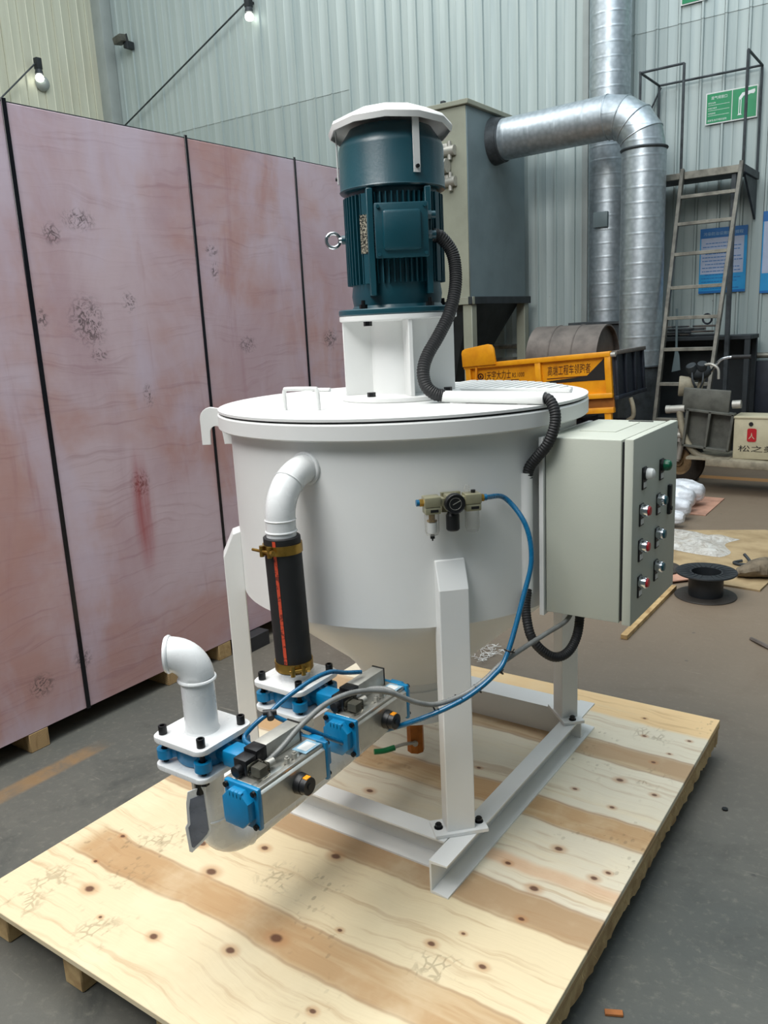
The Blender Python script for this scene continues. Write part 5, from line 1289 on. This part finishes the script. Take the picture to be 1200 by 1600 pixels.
q = MB(); q.lathe([(0.0, 0.0), (0.055, 0.0), (0.085, 0.05), (0.092, 0.12), (0.085, 0.13), (0.0, 0.10)], (-1.93, GY - 0.10, 0.93), (-0.9, -0.25, 0.05), 24); part('headlamp', q, 'trike', gt)
q = MB(); q.lathe([(0.0, -0.09), (0.045, -0.085), (0.062, -0.05), (0.066, 0.0), (0.060, 0.05), (0.040, 0.08), (0.0, 0.085)], (-1.885, GY - 0.06, 1.055), (1, 0, 0.25), 20)
q.lathe([(0.0, 0.0), (0.044, 0.0), (0.048, 0.03), (0.044, 0.065), (0.036, 0.07), (0.0, 0.066)], (-1.945, GY - 0.09, 1.065), (-0.2, -0.5, 0.85), 18)
q.lathe([(0.0, 0.0), (0.040, 0.0), (0.044, 0.03), (0.040, 0.06), (0.0, 0.062)], (-1.865, GY - 0.10, 1.085), (0.1, -0.5, 0.85), 18)
q.tube([(-1.95, GY - 0.10, 1.10), (-1.93, GY - 0.16, 1.00), (-1.90, GY - 0.15, 0.92), (-1.88, GY - 0.08, 0.86)], 0.010, 6, 4); q.tube([(-1.85, GY - 0.12, 1.06), (-1.84, GY - 0.17, 0.98), (-1.87, GY - 0.16, 0.90)], 0.008, 6, 4)
part('instrument_cluster', q, 'dark_steel', gt)
q = MB(); q.tube([(-1.84, GY - 0.13, 1.12), (-1.78, GY - 0.15, 1.13), (-1.72, GY - 0.15, 1.09), (-1.71, GY - 0.15, 1.00)], 0.012, 8, 4); part('brake_lever', q, 'silver_dull', gt)
q = MB(); q.tube([(-1.87, GY, 1.02), (-1.80, GY - 0.06, 1.06), (-1.75, GY - 0.12, 1.11), (-1.70, GY - 0.14, 1.165), (-1.64, GY - 0.15, 1.185), (-1.60, GY - 0.15, 1.188)], 0.013, 10, 6); part('handlebar', q, 'chrome', gt)
q = MB(); q.cyl((-1.61, GY - 0.15, 1.188), (-1.455, GY - 0.15, 1.190), 0.018, n=14); part('hand_grip', q, 'rubber', gt)
q = MB(); q.box((-1.2, GY - 0.10, 0.275), (1.10, 0.50, 0.07), Matrix.Rotation(0.03, 3, 'Y'), bev=0.01); q.box((-1.74, GY - 0.1, 0.315), (0.36, 0.46, 0.02)); part('foot_deck', q, 'trike', gt)
q = MB(); q.box((-0.25, GY, 0.45), (1.2, 0.9, 0.36), bev=0.01); part('cargo_bed', q, 'trike_grey', gt)
for yy in (-0.48, 0.48):
    q = MB(); q.lathe([(0.13, -0.05), (0.2, -0.055), (0.25, -0.03), (0.25, 0.03), (0.2, 0.055), (0.13, 0.05)], (-0.25, GY + yy, 0.25), Y, 32, close=True); q.cyl((-0.25, GY + yy - 0.03, 0.25), (-0.25, GY + yy + 0.03, 0.25), 0.135, n=20); part('rear_wheel', q, 'tyre', gt)
bx = thing('battery_box', 'cream box with red seal mark and black characters on the grey tricycle', 'box', (-1.37, GY - 0.1, 0.32))
q = MB(); q.box((-1.365, GY - 0.12, 0.495), (0.36, 0.28, 0.355), bev=0.012); part('box_body', q, 'battery', bx)
q = MB(); q.box((-1.365, GY - 0.12, 0.680), (0.375, 0.295, 0.02), bev=0.006); part('box_lid', q, 'battery', bx)
fy = GY - 0.262
q = MB(); q.prism(rrect(0.075, 0.115, 0.016), (-1.395, fy, 0.530), X, Z, 0.002); part('red_seal', q, 'red', bx, 'red rounded seal')
text('seal_lettering', '人', (-1.420, fy - 0.003, 0.495), X, Z, 0.048, 'battery', bx, 0.055, 0.0)
text('box_lettering', '松之美', (-1.500, fy - 0.001, 0.385), X, Z, 0.30, 'print_black', bx, 0.055, 0.0)
q = MB(); q.cyl((-1.405, fy + 0.002, 0.625), (-1.405, fy - 0.004, 0.625), 0.018, n=14); part('vent_plug', q, 'black', bx)

# ------------------------------------------------------------------ things on the floor at the right
def lumpy_roll(name, y, z, r, x0, x1, label, seed):
    rl = random.Random(seed); q = MB(); n, m_ = 60, 44; rings = []; ph = [rl.uniform(0, 6.28) for _ in range(8)]
    for i in range(n + 1):
        xx = x0 + (x1 - x0) * i / n; u = min(i, n - i) / n
        e_ = (0.0 if u == 0 else min(1.0, 0.62 + 3.2 * u)) or 0.45
        ring = []
        for k in range(m_):
            a = 2 * pi * k / m_
            w = 1 + 0.05 * sin(3 * a + ph[0] + 7 * xx) + 0.035 * sin(7 * a + ph[1] - 19 * xx) + 0.03 * sin(31 * xx + ph[2] + 2 * a) + 0.022 * sin(13 * a + 41 * xx + ph[3]) + rl.uniform(-0.008, 0.008)
            ring.append(q.bm.verts.new((xx, y + cos(a) * r * e_ * w, z + sin(a) * r * e_ * 0.9 * min(w, 1.02 if sin(a) < 0 else 2))))
        rings.append(ring)
    for A, B in zip(rings, rings[1:]):
        for k in range(m_): q.bm.faces.new((A[k], A[(k + 1) % m_], B[(k + 1) % m_], B[k]))
    q.bm.faces.new(rings[0][::-1]); q.bm.faces.new(rings[-1])
    o = part(name, q, 'wrap'); tag(o, label, 'bundle', 'plastic wrapped bundles beside the cabinet')
    return o
for i, (yy, xr, lab) in enumerate(((6.93, -1.63, 'white plastic wrapped bundle farthest back, lying on the pink plywood sheet'), (6.68, -1.64, 'white plastic wrapped bundle second from the back of the row'),
                                   (6.43, -1.61, 'white plastic wrapped bundle second from the front of the row'), (6.18, -1.59, 'white plastic wrapped bundle nearest in the row, by the clear film'))):
    lumpy_roll('wrapped_bundle', yy, (0.124, 0.122, 0.100, 0.078)[i], (0.112, 0.110, 0.096, 0.074)[i], -2.55, xr, lab, 20 + i)
def sheet(name, poly, z, t, mat, label, cat):
    q = MB(); q.prism(poly, (0, 0, z), X, Y, t, bev=0.001, seg=1); o = part(name, q, mat); tag(o, label, cat); return o
sheet('plywood_offcut', [(-2.6, 6.62), (-1.54, 6.63), (-1.545, 7.30), (-2.6, 7.32)], 0.0, 0.009, 'pink_ply', 'pink plywood offcut under the farthest wrapped bundle on floor', 'plywood')
sheet('plywood_sheet', [(-2.3, 5.05), (-0.82, 4.90), (-0.80, 5.16), (-0.25, 6.10), (-1.05, 6.32), (-1.63, 6.05), (-2.3, 6.0)], 0.0, 0.012, 'floor_ply', 'large stained plywood sheet on the floor behind the black spool', 'plywood')
sheet('board_offcut', [(-1.9, 4.98), (-1.32, 4.80), (-1.20, 4.93), (-1.5, 5.06)], 0.0125, 0.008, 'pink_ply', 'small reddish board offcut beside the black spool', 'board')
rl = random.Random(9); q = MB(); nx, ny = 26, 18; g = []
for i in range(nx + 1):
    row = []
    for j in range(ny + 1):
        fx, fy_ = i / nx, j / ny; xx = -1.95 + 0.78 * fx + 0.04 * sin(7 * fy_); yy = 5.52 + 0.50 * fy_ + 0.05 * sin(5 * fx)
        edge = min(fx, 1 - fx, fy_, 1 - fy_)
        row.append(q.bm.verts.new((xx, yy, 0.0135 + min(1, edge * 7) * (0.02 + 0.045 * abs(sin(9 * fx + 3 * fy_) * cos(8 * fy_ - 4 * fx)) * 0.6 + rl.uniform(0, 0.004)))))
    g.append(row)
for i in range(nx):
    for j in range(ny): q.bm.faces.new((g[i][j], g[i + 1][j], g[i + 1][j + 1], g[i][j + 1]))
o = part('plastic_film', q, 'film'); tag(o, 'crumpled clear plastic film lying on the large plywood sheet', 'plastic film')
sp_ = thing('cable_spool', 'empty black plastic cable spool standing on the concrete floor', 'spool', (-1.075, 4.70, 0))
c = (-1.075, 4.70, 0)
q = MB(); q.lathe([(0.060, 0.0), (0.168, 0.0), (0.170, 0.004), (0.168, 0.008), (0.060, 0.008)], c, Z, 48, close=True); part('lower_flange', q, 'spool_base', sp_)
q = MB(); q.lathe([(0.082, 0.137), (0.166, 0.140), (0.168, 0.144), (0.166, 0.150), (0.082, 0.147)], c, Z, 48, close=True)
for i in range(24):
    a = 2 * pi * i / 24; d = Vector((cos(a), sin(a), 0)); q.box(Vector(c) + d * 0.125 + Z * 0.149, (0.07, 0.004, 0.003), RZ(a))
part('upper_flange', q, 'spool', sp_)
q = MB(); q.lathe([(0.092, 0.006), (0.095, 0.02), (0.095, 0.130), (0.092, 0.142), (0.080, 0.146), (0.080, 0.006)], c, Z, 40, close=True); part('spool_core', q, 'spool', sp_)
s2 = thing('cable_spool', 'second spool lying flat behind the black spool, mostly hidden by the cabinet', 'spool', (-1.45, 4.98, 0.012))
q = MB(); q.lathe([(0.03, 0.022), (0.155, 0.022), (0.157, 0.026), (0.155, 0.032), (0.03, 0.032)], (-1.46, 5.03, 0.0), Z, 40, close=True); part('upper_flange', q, 'spool_base', s2)
q = MB(); q.lathe([(0.0, 0.0205), (0.05, 0.0205), (0.05, 0.024), (0.0, 0.024)], (-1.46, 5.03, 0.0), Z, 24); part('hub', q, 'spool', s2)
q = MB(); a = Vector((-1.262, 3.85, 0.013)); c_ = Vector((-1.268, 4.74, 0.013)); q.box((a + c_) / 2, (0.034, (c_ - a).length, 0.024), bev=0.001, seg=1); o = part('wooden_lath', q, 'bare_wood'); tag(o, 'narrow bare wooden lath on the floor under the cabinet door', 'lath')
q = MB(); q.tube([(-1.02, 5.40, 0.028), (-1.06, 5.36, 0.022), (-1.02, 5.33, 0.022), (-0.97, 5.36, 0.022), (-0.98, 5.42, 0.028), (-1.02, 5.46, 0.055)], 0.010, 8, 6); o = part('metal_clip', q, 'dark_steel'); tag(o, 'small bent dark strap clip on the large plywood sheet', 'clip')
q = MB(); rl = random.Random(4)
n, m_ = 16, 14; rings = []
for i in range(n + 1):
    f = i / n; w_ = 0.085 * (0.35 + sin(pi * min(1, f * 1.15 + 0.05)) * 0.8); hgt = 0.05 * (0.5 + sin(pi * f) * 0.7)
    rings.append([q.bm.verts.new((-0.99 + 0.30 * f + rl.uniform(-.006, .006), 5.10 + 0.13 * f + cos(2 * pi * k / m_) * w_ * (1 + rl.uniform(-.12, .12)), 0.016 + hgt + sin(2 * pi * k / m_) * hgt * (1 + rl.uniform(-.05, .0)))) for k in range(m_)])
for A, B in zip(rings, rings[1:]):
    for k in range(m_): q.bm.faces.new((A[k], A[(k + 1) % m_], B[(k + 1) % m_], B[k]))
q.bm.faces.new(rings[0][::-1]); q.bm.faces.new(rings[-1])
for (ya, ln) in ((5.17, 0.10), (5.21, 0.11), (5.25, 0.10)): q.tube([(-0.80, ya, 0.060), (-0.73, ya + 0.03, 0.055), (-0.80 + ln + 0.05, ya + 0.05, 0.040)], 0.020, 8, 3)
o = part('work_glove', q, 'glove'); tag(o, 'dirty grey canvas work glove on the edge of the plywood sheet', 'glove')
q = MB(); q.box((-0.532, 1.597, 0.004), (0.042, 0.016, 0.007), RZ(0.45), bev=0.001, seg=1); o = part('wood_chip', q, paint('reddish_bark', (168, 104, 54), 0.8, 0, 0.15, 30)); tag(o, 'reddish wood chip on the floor right of the pallet', 'wood chip')
q = MB(); q.tube([(-0.34, 1.545, 0.006), (-0.322, 1.572, 0.006), (-0.315, 1.60, 0.007)], 0.004, 6, 3); o = part('dark_twig', q, 'black'); tag(o, 'thin dark stick on floor at lower right', 'stick')
q = MB(); q.tube([(-0.72, 4.13, 0.006), (-0.66, 4.07, 0.012), (-0.60, 4.03, 0.006), (-0.52, 3.98, 0.006)], 0.010, 6, 4); o = part('rusty_wire', q, 'rust'); tag(o, 'rusty wire piece on the floor at the right edge', 'wire')
q = MB(); q.cyl((-0.72, 2.56, 0.0), (-0.72, 2.56, 0.005), 0.010, n=7); o = part('dark_nut', q, 'black_steel'); o.location += Vector((0.22, 0.02, 0)); tag(o, 'small dark nut lying on concrete right of the pallet corner', 'nut')
rl = random.Random(8); q = MB()
for i in range(30):
    c0 = Vector((-1.82 + rl.uniform(-.07, .07), 3.38 + rl.uniform(-.10, .10), 0.004)); pts = [c0]
    for k in range(4): pts.append(pts[-1] + Vector((rl.uniform(-.035, .035), rl.uniform(-.035, .035), rl.uniform(-.003, .008)))); pts[-1].z = max(0.003, pts[-1].z)
    q.tube(pts, 0.0011, 4, 3)
o = part('plastic_shavings', q, 'label_white', None, None, 'stuff'); tag(o, 'tangle of thin white plastic shavings on the floor behind the pallet', 'shavings')

# ------------------------------------------------------------------ lamps, wires and boxes on the upper walls
def bulb_lamp(p, out, label):
    t = thing('wall_lamp', label, 'lamp', p); p = Vector(p); out = Vector(out)
    q = MB(); q.box(p + Z * 0.11, (0.09, 0.09, 0.16), bev=0.01); q.cyl(p + Z * 0.11, p + Z * 0.11 + out * 0.10, 0.02, n=8); part('lamp_holder', q, 'dark_steel', t)
    q = MB(); q.cyl(p + Z * 0.03, p - Z * 0.03, 0.05, 0.06, n=16); part('lamp_collar', q, 'ladder_dark', t)
    q = MB(); q.lathe([(0.030, -0.03), (0.055, -0.055), (0.064, -0.09), (0.050, -0.125), (0.0, -0.145)], p, Z, 20); part('bulb', q, 'bulb', t, 'lit white bulb')
    return t
bulb_lamp((-8.56, 9.49, 5.96), (0, 1, 0), 'lit bulb lamp on the grey back wall at the upper end of a long wire')
bulb_lamp((-11.66, 8.19, 5.52), (-1, 0, 0), 'lit bulb lamp on the yellowish side wall, next to a round fitting')
q = MB(); q.cyl((-8.62, 9.49, 6.06), (-11.45, 9.49, 4.93), 0.012, n=6); o = part('lamp_wire', q, 'ladder_dark'); tag(o, 'long dark wire slanting down the grey back wall from its lamp', 'wire')
q = MB(); q.cyl((-11.66, 8.14, 5.62), (-11.66, 7.40, 4.94), 0.012, n=6); o = part('lamp_wire', q, 'ladder_dark'); tag(o, 'short dark wire on the yellowish side wall', 'wire')
q = MB(); q.lathe([(0.0, 0.10), (0.06, 0.09), (0.10, 0.05), (0.11, 0.0), (0.0, 0.0)], (-11.78, 8.30, 5.40), X, 20); o = part('round_fitting', q, 'wall_trim'); tag(o, 'small round grey fitting on the yellowish side wall', 'wall fitting')
cc = thing('wall_floodlight', 'dark grey floodlight box bracketed on the back wall above the crate', 'floodlight', (-11.2, 9.5, 6.1))
q = MB(); q.box((-11.20, 9.40, 6.13), (0.20, 0.16, 0.11), Matrix.Rotation(0.15, 3, 'X') @ Matrix.Rotation(-0.15, 3, 'Y'), bev=0.02); part('lamp_housing', q, 'trike_grey', cc)
q = MB(); q.box((-11.14, 9.50, 6.06), (0.07, 0.16, 0.11), bev=0.008); q.cyl((-11.10, 9.44, 6.20), (-11.10, 9.44, 5.99), 0.012, n=8); part('wall_bracket', q, 'dark_steel', cc)
